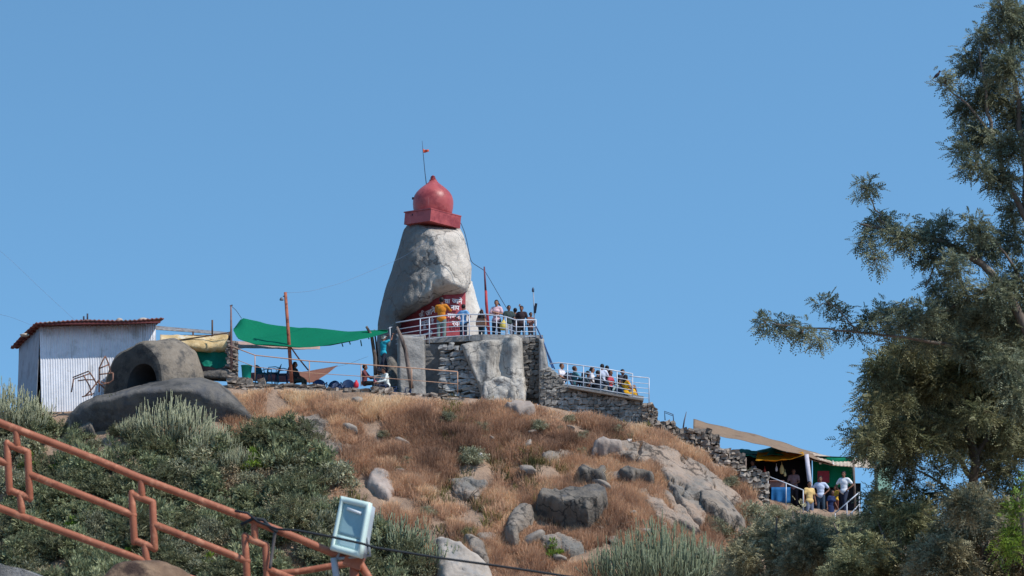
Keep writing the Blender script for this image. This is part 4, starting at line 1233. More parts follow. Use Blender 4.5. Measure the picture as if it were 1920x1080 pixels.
def shrub(name, label, group, w, h, nclump, nleaf, L, W, m, seed, pinnate=False, upright=.35):
    """one shrub at the origin: twigs plus clumps of leaves through an uneven crown"""
    rs = np.random.default_rng(seed)
    t = thing(name, label, 'shrub', (0, 0, 0), group)
    cl = []
    while len(cl) < nclump:
        p = rs.uniform(-1, 1, 3); p[2] = abs(p[2])
        if np.hypot(p[0], p[1]) < .25 + .75 * (1 - p[2] ** 2) and np.linalg.norm(p) > .3: cl.append(p * [w, w, h] * rs.uniform(.75, 1.12))
    cl = np.array(cl)
    mb = MB()
    for c in cl[:min(len(cl), 26)]:
        b = np.array([rs.normal() * .06, rs.normal() * .06, -.1])
        mb.tube([b, b * .6 + c * .45 + [0, 0, .08], c], [.014, .010, .004], 4, caps=False)
    mb.build('stems', TWIG, t)
    r = .24 * w
    n = nclump * nleaf
    ci = np.repeat(np.arange(nclump), nleaf)
    off = unit(rs, n) * (rs.random((n, 1)) ** .5) * r * np.array([1, 1, .8])
    c = cl[ci] + off
    c[:, 2] = np.maximum(c[:, 2], -.05)
    out = off / r + np.array([0, 0, upright]) + .5 * unit(rs, n)
    nn = np.array([0, 0, 1.0]) + .7 * unit(rs, n)
    if pinnate:
        k = 7
        d = out / np.linalg.norm(out, axis=1, keepdims=True)
        s_ = np.cross(d, nn); s_ /= np.linalg.norm(s_, axis=1, keepdims=True)
        Vs, Fs, o_ = [], [], 0
        for i in range(k):
            f = i / (k - 1); sgn = -1 if i % 2 else 1
            cc = c + d * (L * 1.6 * f)[..., None] if np.ndim(L) else c + d * (L * 1.6 * f)
            dd = d * .75 + s_ * sgn * (.9 if i < k - 1 else 0)
            V, F = leaf_quads(cc, dd, nn, L * (1 - .35 * f), W)
            Vs.append(V); Fs.append(F + o_); o_ += len(V)
        V, F = np.concatenate(Vs), np.concatenate(Fs)
    else:
        V, F = leaf_quads(c, out, nn, L * rs.uniform(.6, 1.2, n), W * rs.uniform(.7, 1.2, n))
    flatmesh('foliage', V, F, 3, m, t)
    return t

def put(t, px, py, rz=0, s=1.0, label=None, first=False, squash=1.0):
    q = hit(np.array([px]), np.array([py]))[0]
    if first:
        t.location = tuple(q); t.rotation_euler = (0, 0, rz); t.scale = (s, s, s * squash)
        if label: t['label'] = label
        return t
    return dup(t, q, label, rz, (s, s, s * squash))

THICK = [
    (shrub('shrub', 'mid green broad leaved shrub in the thicket behind the orange railing', 'broad leaved thicket shrubs', .8, .85, 34, 46, .155, .075, LEAF_A, 201), 62),
    (shrub('shrub', 'grey green shrub with tiny leaves in the thicket behind the orange railing', 'grey green thicket shrubs', .8, .8, 40, 52, .12, .05, LEAF_B, 202), 70),
    (shrub('shrub', 'dark olive feathery shrub in the thicket behind the orange railing', 'feathery olive thicket shrubs', .85, .95, 30, 22, .115, .036, LEAF_C, 203, pinnate=True), 60),
    (shrub('shrub', 'dark green narrow leaved shrub in the thicket behind the orange railing', 'narrow leaved thicket shrubs', .75, .9, 34, 46, .17, .05, LEAF_A, 204, upright=.8), 48),
    (shrub('lime_shrub', 'bright lime green weed in the thicket behind the orange railing', 'lime green thicket weeds', .5, .6, 20, 40, .13, .04, LEAF_D, 205, upright=1.0), 18),
    (shrub('dry_shrub', 'half dry grey brown shrub in the thicket behind the orange railing', 'half dry thicket shrubs', .75, .85, 26, 26, .09, .035, leafmat('dry_leaf', (134, 118, 92), (186, 168, 136)), 206), 34),
]
rs = np.random.default_rng(5)
placed = []
jobs = []
for t, n in THICK:
    for _ in range(n): jobs.append(t)
rs.shuffle(jobs)
seen = set()
for t in jobs:
    for tries in range(200):
        px, py = rs.uniform(-30, 830), rs.uniform(780, 1180)
        if not inpoly(np.array([px]), np.array([py]), GREEN_ZONE)[0]: continue
        if (150 < px < 215 and 800 < py < 835) or (265 < px < 320 and 815 < py < 850): continue
        if min([np.hypot((px - a), (py - b) * 1.2) for a, b in placed] or [99]) > 19: break
    placed.append((px, py))
    s_ = rs.uniform(.85, 1.4)
    if py < 850 and px < 470: s_ *= .6
    if t['category'] and t.name.startswith('lime'): s_ *= .95
    put(t, px, py + 6, rs.uniform(0, 6.28), s_, None, t.name not in seen, rs.uniform(.8, 1.15))
    seen.add(t.name)

# single shrubs the eye can pick out
lime = THICK[4][0]
o = put(lime, 1038, 1046, .4, 1.05, 'bright green bush alone in the dry grass left of the pencil stemmed euphorbia'); o['category'] = 'shrub'; del o['group']
sm = THICK[1][0]
for (px, py, s_, lab) in ((885, 868, .8, 'dark green scrub with pale scraps in the middle of the dry slope'), (1190, 745, .0, ''), (1415, 985, 1.1, 'grey scrub at the foot of the tan rubble block'),
                          (1405, 905, .7, 'brown green scrub between the pink rock face and the tan rubble block'), (1370, 915, .6, 'small scrub at the right edge of the pink rock face'),
                          (1340, 1000, .8, 'scrub beside the lower grey slab'), (905, 812, .55, 'low dark scrub below the plastered buttress'), (1010, 805, .5, 'low grey scrub in the grass above the pink slab'),
                          (840, 790, .5, 'low scrub on the grassy bank under the terrace railing end')):
    if s_ > 0:
        o = put(sm, px, py, px * .1, s_, lab); del o['group']
rs2 = np.random.default_rng(88)
kk = 0
while kk < 26:
    px, py = rs2.uniform(660, 1330), rs2.uniform(765, 1050)
    if any(inpoly(np.array([px]), np.array([py]), p_)[0] for p_ in ROCK_POLYS) or inpoly(np.array([px]), np.array([py]), GREEN_ZONE)[0]: continue
    if py > 870 and rs2.random() < .6: continue
    if hit(np.array([px]), np.array([py]))[0][1] > 96.4: continue
    if py < 760 + (px - 860) * .12: continue
    o = put(sm, px, py, px, rs2.uniform(.22, .5), 'small grey green scrub tuft scattered in the dry grass'); o['group'] = 'scrub tufts in the dry grass'; kk += 1
kk = 0
SM = mat('small_stone', (.19, .16, .135), (.34, .29, .245), scale=3, bump=.03)
st0 = None
while kk < 34:
    px, py = rs2.uniform(500, 1420), rs2.uniform(750, 1070)
    if inpoly(np.array([px]), np.array([py]), GREEN_ZONE)[0]: continue
    if py < 760 + (px - 860) * .12: continue
    q = hit(np.array([px]), np.array([py]))[0]
    if q[1] > 96.4: continue
    if st0 is None:
        st0 = boulder('stone', 'small angular stone lying in the dry grass', (0, 0, 0), (.3, .24, .2), SM, 140, sub=3, cat='stone', group='small stones in the dry grass'); o = st0
    else:
        o = st0.copy(); COL.objects.link(o)
    o.location = tuple(q + np.array([0, -.05, .1])); o.rotation_euler = tuple(rs2.uniform(-.6, .6, 2)) + (rs2.uniform(0, 6.28),)
    z_ = rs2.uniform(.5, 1.5); o.scale = (z_ * rs2.uniform(.8, 1.5), z_, z_ * rs2.uniform(.6, 1))
    kk += 1
for px, py, z_ in ((1452, 968, .6), (1478, 985, .75), (1508, 986, .6), (1535, 990, .7), (1562, 992, .65), (1592, 990, .7), (1622, 988, .8), (1440, 1000, .8), (1500, 1010, .9), (1560, 1015, .9), (1620, 1015, .9)):
    o = put(sm, px, py, px, z_, 'grey green scrub on the slope at the feet of the stall visitors'); o['group'] = 'scrub below the stall'
fe = THICK[2][0]
for (px, py, s_, lab) in ((480, 838, 1.15, 'feathery olive shrub against the right flank of the huge dark boulder'), (556, 840, 1.2, 'feathery shrub before the pale sloping slab'), (525, 858, 1.1, 'feathery olive shrub between boulder and pale slab')):
    o = put(fe, px, py, px * .1, s_, lab); del o['group']

# yucca
def yucca(label, px, py, s_):
    q = hit(np.array([px]), np.array([py]))[0]
    t = thing('yucca_plant', label, 'yucca', q)
    MB().tube([q, q + [0, 0, .5 * s_], q + [.03, 0, .95 * s_]], [.07, .06, .05], 8).build('trunk', BARK, t)
    rs = np.random.default_rng(int(px)); n = 70
    c = np.repeat((q + np.array([.03, 0, .95 * s_]))[None], n, 0) + rs.normal(size=(n, 3)) * .03
    d = unit(rs, n); d[:, 2] = np.abs(d[:, 2]) * 1.0 - .15
    V1, F1 = leaf_quads(c, d, np.tile([0, 0, 1.0], (n, 1)) + .1, .62 * s_ * rs.uniform(.7, 1.1, n), .05, .3)
    tip = V1.reshape(n, 4, 3); tip[:, 2, 2] -= .12
    flatmesh('leaves', tip.reshape(-1, 3), F1, 3, LEAF_A, t)
    return t
yucca('spiky yucca with a rosette of long leaves before the huge dark boulder', 216, 802, 1.0)
yucca('second smaller yucca rosette low among shrubs under the scrap frames', 190, 795, .6)

# euphorbia
EUPH = mat('euphorbia_stem', srgb(114, 120, 92), srgb(166, 166, 138), scale=5, rough=.75, island=.25, c3=srgb(96, 84, 66), c3scale=2.5, c3amt=(.56, .68))
PENCIL = mat('pencil_stem', srgb(86, 98, 76), srgb(132, 138, 110), scale=4, rough=.75, island=.3, c3=srgb(104, 92, 76), c3scale=2, c3amt=(.56, .7))
def euphorbia(name, label, w, h, n, m, seed, r=.022, spread=.9, leafy=True):
    rs = np.random.default_rng(seed)
    t = thing(name, label, 'euphorbia')
    mb = MB()
    tips = []
    for i in range(n):
        a = rs.uniform(0, 6.28); rr = rs.random() ** .6
        top = np.array([math.cos(a) * rr * w, math.sin(a) * rr * w, h * (1 - .5 * rr ** 1.5) * rs.uniform(.5, 1.1)]) + np.array([rs.normal() * .12, rs.normal() * .12, 0]) * w * .5
        base = np.array([top[0] * .25, top[1] * .25, -.08])
        k1 = base + (top - base) * .35 + np.array([math.cos(a), math.sin(a), 0]) * .18 * w * rr * spread + rs.normal(size=3) * .035 * w
        k2 = base + (top - base) * .7 + np.array([math.cos(a), math.sin(a), 0]) * .12 * w * rr * spread + rs.normal(size=3) * .045 * w
        rj = r * rs.uniform(.7, 1.15)
        mb.tube([base, k1, k2, top], [rj * 1.2, rj * 1.1, rj, rj * .8], 5)
        tips.append(top)
        for b in range(rs.integers(1, 4)):
            f = rs.uniform(.4, .85)
            p0 = k1 + (top - k1) * f
            a2 = a + rs.normal() * 1.3
            l2 = h * rs.uniform(.14, .32)
            mb.tube([p0, p0 + np.array([math.cos(a2) * .09, math.sin(a2) * .09, l2 * .25]), p0 + np.array([math.cos(a2) * .12, math.sin(a2) * .12, l2])], [rj * .85, rj * .85, rj * .65], 5)
            tips.append(p0 + np.array([math.cos(a2) * .12, math.sin(a2) * .12, l2]))
    mb.build('stems', m, t)
    if leafy:
        tips = np.array(tips); c = np.repeat(tips, 5, 0) - np.array([0, 0, 1.0]) * rs.random((len(tips) * 5, 1)) * .18
        d = unit(rs, len(c)); d[:, 2] = abs(d[:, 2]) * .8 + .2
        V, F = leaf_quads(c, d, unit(rs, len(c)), .055 * rs.uniform(.6, 1.2, len(c)), .02)
        flatmesh('leaf_tufts', V, F, 3, LEAF_B, t)
    return t
e1 = euphorbia('euphorbia_bush', 'large candelabra euphorbia with many pale upright arms before the huge dark boulder', 1.75, 1.9, 135, EUPH, 301, r=.019, spread=1.3)
put(e1, 322, 838, 0, 1.0, None, True)
put(e1, 392, 858, 2.0, .72, 'smaller candelabra euphorbia on the right shoulder of the large one')
put(e1, 262, 822, 4.0, .5, 'low candelabra euphorbia between yucca and the large one')
put(e1, 14, 806, 1.0, .95, 'tall candelabra euphorbia at the left frame edge below the shed')
put(e1, 56, 812, 3.0, .62, 'shorter candelabra euphorbia beside the one at the left frame edge')
put(e1, 165, 804, 5.0, .3, 'small pale euphorbia under the rusty scrap')
put(e1, 446, 884, 5.0, .5, 'pale euphorbia at the foot of the huge dark boulder')
e2 = euphorbia('euphorbia_bush', 'grey finger stemmed euphorbia right beside the floodlight', 1.45, 1.5, 120, PENCIL, 302, r=.019, spread=1.3, leafy=False)
put(e2, 735, 1048, 0, 1.1, None, True)
put(e2, 800, 1068, 2.2, .8, 'low grey euphorbia touching the pale pointed boulder')
e3 = euphorbia('pencil_euphorbia', 'wide pencil stemmed grey green euphorbia at the bottom edge of the dry slope', 2.7, 2.7, 400, PENCIL, 303, r=.019, spread=1.4)
put(e3, 1235, 1125, 0, 1.0, None, True)
put(e3, 1340, 1112, 2, .6, 'smaller pencil stemmed euphorbia on the right of the wide one')

# dead twigs
def deadbush(label, px, py, s_, seed):
    q = hit(np.array([px]), np.array([py]))[0]
    rs = np.random.default_rng(seed)
    mb = MB()
    for i in range(9):
        d = np.array([rs.normal() * .7, rs.normal() * .4, rs.uniform(.5, 1)])
        mb.tube([q - [0, 0, .1], q + d * .5 * s_ + [0, 0, .1], q + d * s_ + rs.normal(size=3) * .12], [.018, .014, .006], 5)
        for j in range(2):
            b = q + d * rs.uniform(.4, .8) * s_
            mb.tube([b, b + (d * .4 + rs.normal(size=3) * .3) * s_], [.01, .004], 4)
    return tag(mb.build('dead_bush', TWIG), label, 'bush')
deadbush('bare dark twigs of a dead bush in the dry grass', 872, 945, .8, 1)
deadbush('pale bare twigs left of the wide pencil euphorbia', 1135, 1000, .7, 2)
o = MB()
for i, (px, py) in enumerate(((900, 862), (902, 868), (1180, 836), (1128, 842), (1432, 990))):
    q = hit(np.array([px]), np.array([py]))[0] + np.array([0, -.12, .2])
    g = np.array([[q + np.array([.09 * a, .03 * math.sin(3 * a + b), .06 * b]) for a in (-1, -.3, .4, 1)] for b in (-1, 0, 1)])
    o = MB().sheet(g, .004).build('litter_scrap', plain('white_litter', (222, 218, 214), .6) if i != 4 else plain('red_litter', (190, 70, 60), .6))
    tag(o, ['upper white scrap of litter caught in the dark scrub', 'lower white scrap of litter caught in the dark scrub', 'white scrap of litter on top of the pink rock face', 'white scrap at the left end of the weathered ledge', 'small red wrapper in the scrub below the stall'][i], 'litter')

# ------------------------------------------------------------------ trees on the right
def frond_cloud(c, d, L, seed, k=9, lw=.34):
    """feathery leaves: each a short rachis with k narrow leaflets"""
    rs = np.random.default_rng(seed)
    n = len(c)
    d = d / np.linalg.norm(d, axis=1, keepdims=True)
    nn = np.array([0, 0, 1.0]) + .8 * unit(rs, n)
    s_ = np.cross(d, nn); s_ /= np.linalg.norm(s_, axis=1, keepdims=True)
    Vs, Fs, o_ = [], [], 0
    Lr = L * rs.uniform(.7, 1.25, n)
    for i in range(k):
        f = (i + .3) / k; sgn = -1 if i % 2 else 1
        cc = c + d * (Lr * f)[:, None] + np.array([0, 0, -1.0]) * (Lr * f * f * .25)[:, None]
        dd = d * .8 + s_ * sgn * (.95 if i < k - 1 else 0) + .15 * unit(rs, n)
        V, F = leaf_quads(cc, dd, nn, Lr * .42 * (1 - .4 * f), Lr * .42 * lw)
        Vs.append(V); Fs.append(F + o_); o_ += len(V)
    return np.concatenate(Vs), np.concatenate(Fs)

def crown_from_clusters(parent, name, cl, Y, dens, L, m, seed, k=9, depth=1.0, droop=0.0, twigs=True):
    """cl: (px, py, rx, ry) clusters at distance Y"""
    rs = np.random.default_rng(seed)
    C, D = [], []
    mb = MB()
    for (px, py, rx, ry) in cl:
        yy = Y + rs.normal() * depth * .5
        s_ = mpp(yy)
        n = int(dens * rx * ry / 100)
        off = unit(rs, n) * (rs.random((n, 1)) ** .45)
        o = off * np.array([rx * s_, min(rx, ry) * s_ * 1.2, ry * s_])
        p0 = P(px, py, yy)
        # a few dense sub-sprays rather than an even ball
        nb = max(3, n // 14)
        sub = unit(rs, nb) * (rs.random((nb, 1)) ** .5) * np.array([rx * s_, min(rx, ry) * s_ * 1.2, ry * s_]) * .9
        pick = rs.integers(0, nb, n)
        o = .45 * o + .62 * sub[pick] + rs.normal(size=(n, 3)) * L * .45
        C.append(p0 + o)
        D.append(off * .8 + unit(rs, n) * .6 + np.array([0, 0, -.15 - droop]) + .5 * sub[pick] / (np.linalg.norm(sub[pick], axis=1, keepdims=True) + .01))
        if twigs:
            for b in range(min(nb, 7)):
                mb.tube([p0 - [0, 0, .02], p0 + sub[b] * .5 + [0, 0, .03], p0 + sub[b]], [.010, .007, .003], 4, caps=False)
    V, F = frond_cloud(np.concatenate(C), np.concatenate(D), L, seed + 1, k)
    flatmesh(name, V, F, 3, m, parent)
    if twigs: mb.build('fine_twigs', TWIG, parent)  # bare twigs inside the leaf clusters

def limb(mb, pts, Y, r0, r1, wig=.02, seed=0):
    rs = np.random.default_rng(seed)
    n = len(pts)
    A = np.array([P(p[0], p[1], Y + (p[2] if len(p) > 2 else 0)) for p in pts])
    # finer, slightly crooked
    t = np.linspace(0, n - 1, (n - 1) * 4 + 1)
    B = np.stack([np.interp(t, np.arange(n), A[:, k]) for k in range(3)], -1)
    for _ in range(2): B[1:-1] = (B[:-2] + 2 * B[1:-1] + B[2:]) / 4
    B[1:-1] += rs.normal(size=B[1:-1].shape) * wig
    mb.tube(B, np.linspace(r0, r1, len(B)), 7)

YT = 36.0
tall = thing('feathery_tree', 'tall feathery tree at the right edge with a long branch reaching left into the sky', 'tree', (P(1945, 1080, YT)[0], YT, -.4))
mb = MB()
tb = P(1945, 1080, YT)
mb.tube([(tb[0] + .1, YT, -.6), (tb[0] + .04, YT, 1.5), tuple(tb)], [.13, .11, .085], 10)
limb(mb, [(1945, 1080), (1940, 850), (1934, 640), (1928, 420), (1912, 240), (1895, 60), (1880, -60)], YT, .085, .02)
mb.build('trunk', BARK, tall)
for i, (pts, r0, r1) in enumerate((
        ([(1934, 640), (1880, 530), (1840, 495), (1790, 462), (1730, 446), (1660, 432), (1612, 420)], .075, .012),
        ([(1936, 720), (1850, 660), (1770, 645), (1700, 634), (1610, 622), (1530, 616), (1440, 604)], .036, .008),
        ([(1610, 622), (1590, 600), (1570, 578), (1548, 566)], .014, .006),
        ([(1668, 434), (1645, 400), (1632, 372), (1612, 350)], .016, .006),
        ([(1928, 420), (1882, 330), (1858, 250), (1848, 170), (1836, 90)], .05, .012),
        ([(1858, 250), (1810, 190), (1770, 158), (1748, 150)], .02, .006),
        ([(1890, 345), (1840, 300), (1800, 250)], .025, .008),
        ([(1790, 462), (1750, 500), (1735, 540)], .02, .007),
        ([(1895, 110), (1870, 60), (1850, 20)], .025, .008),
        ([(1870, 530), (1820, 560), (1760, 590), (1700, 590)], .03, .008),
        ([(1931, 560), (1890, 480), (1860, 440)], .03, .01))):
    mb = MB(); limb(mb, pts, YT, r0, r1, .012, i); mb.build('branch', BARK, tall)
UP = [(1880, 25, 38, 35), (1915, 60, 35, 60), (1850, 75, 40, 28), (1822, 120, 42, 30), (1890, 130, 40, 45), (1770, 155, 26, 14), (1858, 180, 55, 42), (1812, 205, 34, 32), (1905, 220, 35, 50), (1832, 255, 48, 32), (1805, 285, 26, 22),
      (1880, 280, 45, 36), (1830, 315, 36, 22), (1880, 340, 42, 28), (1898, 395, 22, 38), (1625, 352, 27, 18), (1650, 416, 36, 20), (1622, 448, 20, 22), (1640, 484, 16, 22), (1690, 446, 44, 26), (1742, 440, 38, 26), (1772, 420, 24, 16),
      (1790, 462, 34, 22), (1832, 430, 34, 26), (1740, 486, 34, 20), (1790, 502, 36, 24), (1848, 470, 34, 42), (1895, 450, 28, 38), (1752, 535, 24, 20), (1800, 548, 42, 24), (1868, 552, 44, 44), (1905, 520, 20, 60),
      (1436, 606, 20, 17), (1470, 616, 26, 16), (1505, 622, 24, 15), (1535, 634, 16, 16), (1552, 570, 26, 14), (1580, 592, 16, 12), (1632, 600, 26, 18), (1662, 590, 30, 22), (1700, 600, 34, 22), (1690, 576, 20, 12), (1735, 596, 34, 30),
      (1770, 578, 34, 34), (1672, 622, 30, 14), (1830, 600, 50, 40), (1892, 610, 34, 46), (1740, 640, 44, 22), (1880, 690, 40, 34), (1850, 668, 36, 26), (1905, 745, 30, 40), (1812, 650, 36, 24), (1600, 617, 22, 11), (1568, 622, 16, 9), (1905, 660, 26, 30)]
UP += [(3880 - a_, b_ + 12, c_ * 1.15, d_ * 1.15) for a_, b_, c_, d_ in UP[::2] if a_ > 1690]
crown_from_clusters(tall, 'crown', UP, YT, 27.0, .14, LEAF_T, 401, k=9, depth=1.2)

def blob_clusters(poly, n, r, seed, mind=26):
    rs = np.random.default_rng(seed)
    A = np.array(poly); out = []
    tries = 0
    while len(out) < n and tries < n * 200:
        tries += 1
        p = A.min(0) + rs.random(2) * (A.max(0) - A.min(0))
        if not inpoly(np.array([p[0]]), np.array([p[1]]), poly)[0]: continue
        if out and min(np.hypot(p[0] - o[0], p[1] - o[1]) for o in out) < mind: continue
        s_ = rs.uniform(.7, 1.2)
        out.append((p[0], p[1], r * s_, r * s_ * rs.uniform(.65, 1.0)))
    return out
YB = 41.0
bushy = thing('bushy_tree', 'dense olive brown bushy tree in front of the stall at the right', 'tree', (P(1812, 1080, YB)[0], YB, -.4))
mb = MB()
tb = P(1815, 1060, YB)
mb.tube([(tb[0], YB, -.6), (tb[0] + .05, YB, 1.6), tuple(tb)], [.16, .13, .1], 10)
limb(mb, [(1815, 1060), (1822, 950), (1828, 870), (1815, 780), (1800, 690)], YB, .1, .05)
mb.build('trunk', BARK, bushy)
for i, (pts, r0, r1) in enumerate((([(1824, 900), (1780, 830), (1730, 760), (1700, 700)], .05, .015), ([(1828, 860), (1870, 790), (1895, 720)], .05, .015), ([(1790, 850), (1720, 830), (1660, 800), (1640, 770)], .03, .01),
                                   ([(1815, 780), (1760, 720), (1740, 660)], .035, .01), ([(1820, 960), (1760, 900), (1690, 870)], .03, .01), ([(1826, 900), (1880, 860), (1920, 840)], .03, .012))):
    mb = MB(); limb(mb, pts, YB, r0, r1, .015, 40 + i); mb.build('branch', BARK, bushy)
BP = [(1668, 650), (1720, 640), (1790, 600), (1830, 560), (1880, 600), (1960, 560), (1960, 840), (1900, 850), (1830, 838), (1760, 842), (1720, 858), (1660, 850), (1616, 838), (1622, 790), (1640, 745), (1632, 720), (1655, 690)]
crown_from_clusters(bushy, 'crown', blob_clusters(BP, 120, 36, 3, 21), YB, 25.0, .155, LEAF_T2, 411, k=9, depth=2.2)
LOWC = [(1668, 870, 26, 20), (1630, 850, 20, 14), (1700, 905, 26, 22), (1745, 930, 26, 24), (1760, 880, 18, 16), (1800, 940, 30, 30), (1850, 900, 26, 26), (1890, 880, 30, 30), (1905, 940, 30, 40), (1860, 960, 36, 30), (1700, 950, 36, 20), (1650, 930, 26, 18), (1840, 860, 24, 20), (1790, 868, 16, 16)]
crown_from_clusters(bushy, 'lower_sprays', LOWC, YB, 30.0, .16, LEAF_C, 421, k=9, depth=1.6)

# shrubs along the bottom right
def front_shrub(label, px, py, rx, h, Y, m, seed, n=22):
    base = P(px, py, Y)
    t = thing('tall_shrub', label, 'shrub', (base[0], Y, -.3))
    rs = np.random.default_rng(seed)
    cl = []
    for i in range(n):
        u = rs.uniform(-1, 1); v = rs.random()
        cl.append((px + u * rx, py - h * (1 - u * u * .75) * v * rs.uniform(.8, 1.1) + 30, rx * rs.uniform(.15, .24) + 8, rx * rs.uniform(.11, .18) + 7))
    crown_from_clusters(t, 'crown', cl, Y, 30.0, .16, m, seed, k=9, depth=1.4)
    for i in range(5):
        mb = MB()
        e = P(px + rs.uniform(-.7, .7) * rx, py - h * rs.uniform(.3, .8), Y + rs.normal() * .3)
        mb.tube([(base[0] + rs.normal() * .15, Y, -.5), (base[0] + rs.normal() * .2, Y, base[2] * .6), tuple((base + e) / 2), tuple(e)], [.06, .05, .035, .012], 6)
        mb.build('stem', BARK, t)
    return t
front_shrub('olive shrub crown filling the corner just right of the pencil euphorbia', 1450, 1085, 88, 150, 44, LEAF_T3, 431, 30)
front_shrub('olive brown shrub crown below the people on the steps', 1560, 1080, 100, 150, 43, LEAF_T3, 432, 36)
front_shrub('broad olive shrub crown under the dense bushy tree', 1690, 1080, 115, 190, 40, LEAF_T2, 433, 44)
front_shrub('dark olive shrub crown at the bottom right corner', 1850, 1080, 125, 190, 38, LEAF_T3, 434, 46)
front_shrub('taller olive spray rising beside the yellow shirted man', 1498, 1040, 40, 110, 46, LEAF_T3, 435, 14)
front_shrub('low olive shrub hiding the feet of the visitors at the stall', 1590, 1040, 70, 85, 45, LEAF_T2, 437, 18)
front_shrub('dusty shrub between the lower grey slab and the visitors', 1425, 1040, 50, 80, 46, LEAF_T3, 438, 14)
front_shrub('bright green leafy sprig at the right frame edge', 1925, 1000, 36, 130, 34, LEAF_D, 436, 9)

# bird on the branch tip
bp = P(1757, 143, YT + .0)
bird = thing('bird', 'small dark bird perched on a branch tip high in the feathery tree', 'bird', bp)
mb = MB()
mb.tube([bp + [-.055, 0, -.03], bp + [-.02, 0, 0], bp + [.015, 0, .03], bp + [.035, 0, .062]], [.008, .024, .026, .012], 10, round_ends=True)
mb.ell(bp + np.array([.042, 0, .075]), (.018, .016, .017), 10, 7)
mb.tube([bp + [.056, 0, .076], bp + [.078, 0, .074]], [.006, .001], 6)
mb.build('body', plain('bird_plumage', (70, 58, 60), .8), bird)
MB().sheet(np.array([[bp + np.array([-.05 - .06 * u, .012 * (v - .5) * 2, -.03 - .045 * u]) for v in (0, .5, 1)] for u in (0, .5, 1)]), .004).build('tail', plain('bird_tail', (52, 46, 52), .8), bird)
for sgn in (-1, 1): MB().tube([bp + [.0, .008 * sgn, -.015], bp + [.004, .008 * sgn, -.05]], .003, 5).build('leg', plain('bird_leg', (60, 50, 46), .8), bird)

# ------------------------------------------------------------------ people
PJ = []                                   # meshes waiting to be fused: (collector, voxel size, done(mesh data))
SKIN = [mat('skin_%s' % n, srgb(*a), srgb(*b), rough=.55, scale=4, spec=.3) for n, a, b in (('brown', (120, 82, 64), (140, 98, 78)), ('tan', (150, 106, 84), (168, 122, 98)))]
HAIR = plain('black_hair', (26, 22, 24), .6, .2)
HAIRB = plain('brown_hair', (74, 46, 34), .6, .2)
FEAT = plain('dark_features', (36, 22, 20), .5)
SHOE = plain('dark_shoe', (44, 40, 42), .7)

ARMS = {
    'down': (((.245, .02, 1.13), (.26, -.05, .89)),) * 2,
    'photo': (((.27, -.2, 1.24), (.09, -.32, 1.47)),) * 2,
    'crossed': (((.25, -.06, 1.14), (-.03, -.22, 1.2)), ((.25, -.05, 1.12), (-.05, -.2, 1.14))),
    'wave': (((.245, .02, 1.13), (.24, -.1, .92)), ((.33, -.06, 1.52), (.28, -.12, 1.79))),
    'hips': (((.36, .06, 1.16), (.2, -.08, 1.0)),) * 2,
    'rail': (((.27, -.12, 1.15), (.2, -.38, 1.1)),) * 2,
    'face': (((.26, -.12, 1.14), (.08, -.2, 1.44)), ((.245, .0, 1.13), (.22, -.14, .95))),
    'reach': (((.3, -.2, 1.5), (.2, -.34, 1.72)),) * 2,
    'lap': (((.25, -.08, 1.13), (.12, -.34, 1.02)),) * 2,
    'knees': (((.26, -.18, 1.16), (.1, -.44, 1.16)),) * 2,
    'low': (((.25, -.04, 1.13), (.30, -.2, .93)), ((.24, .02, 1.13), (.24, -.06, .9))),
}

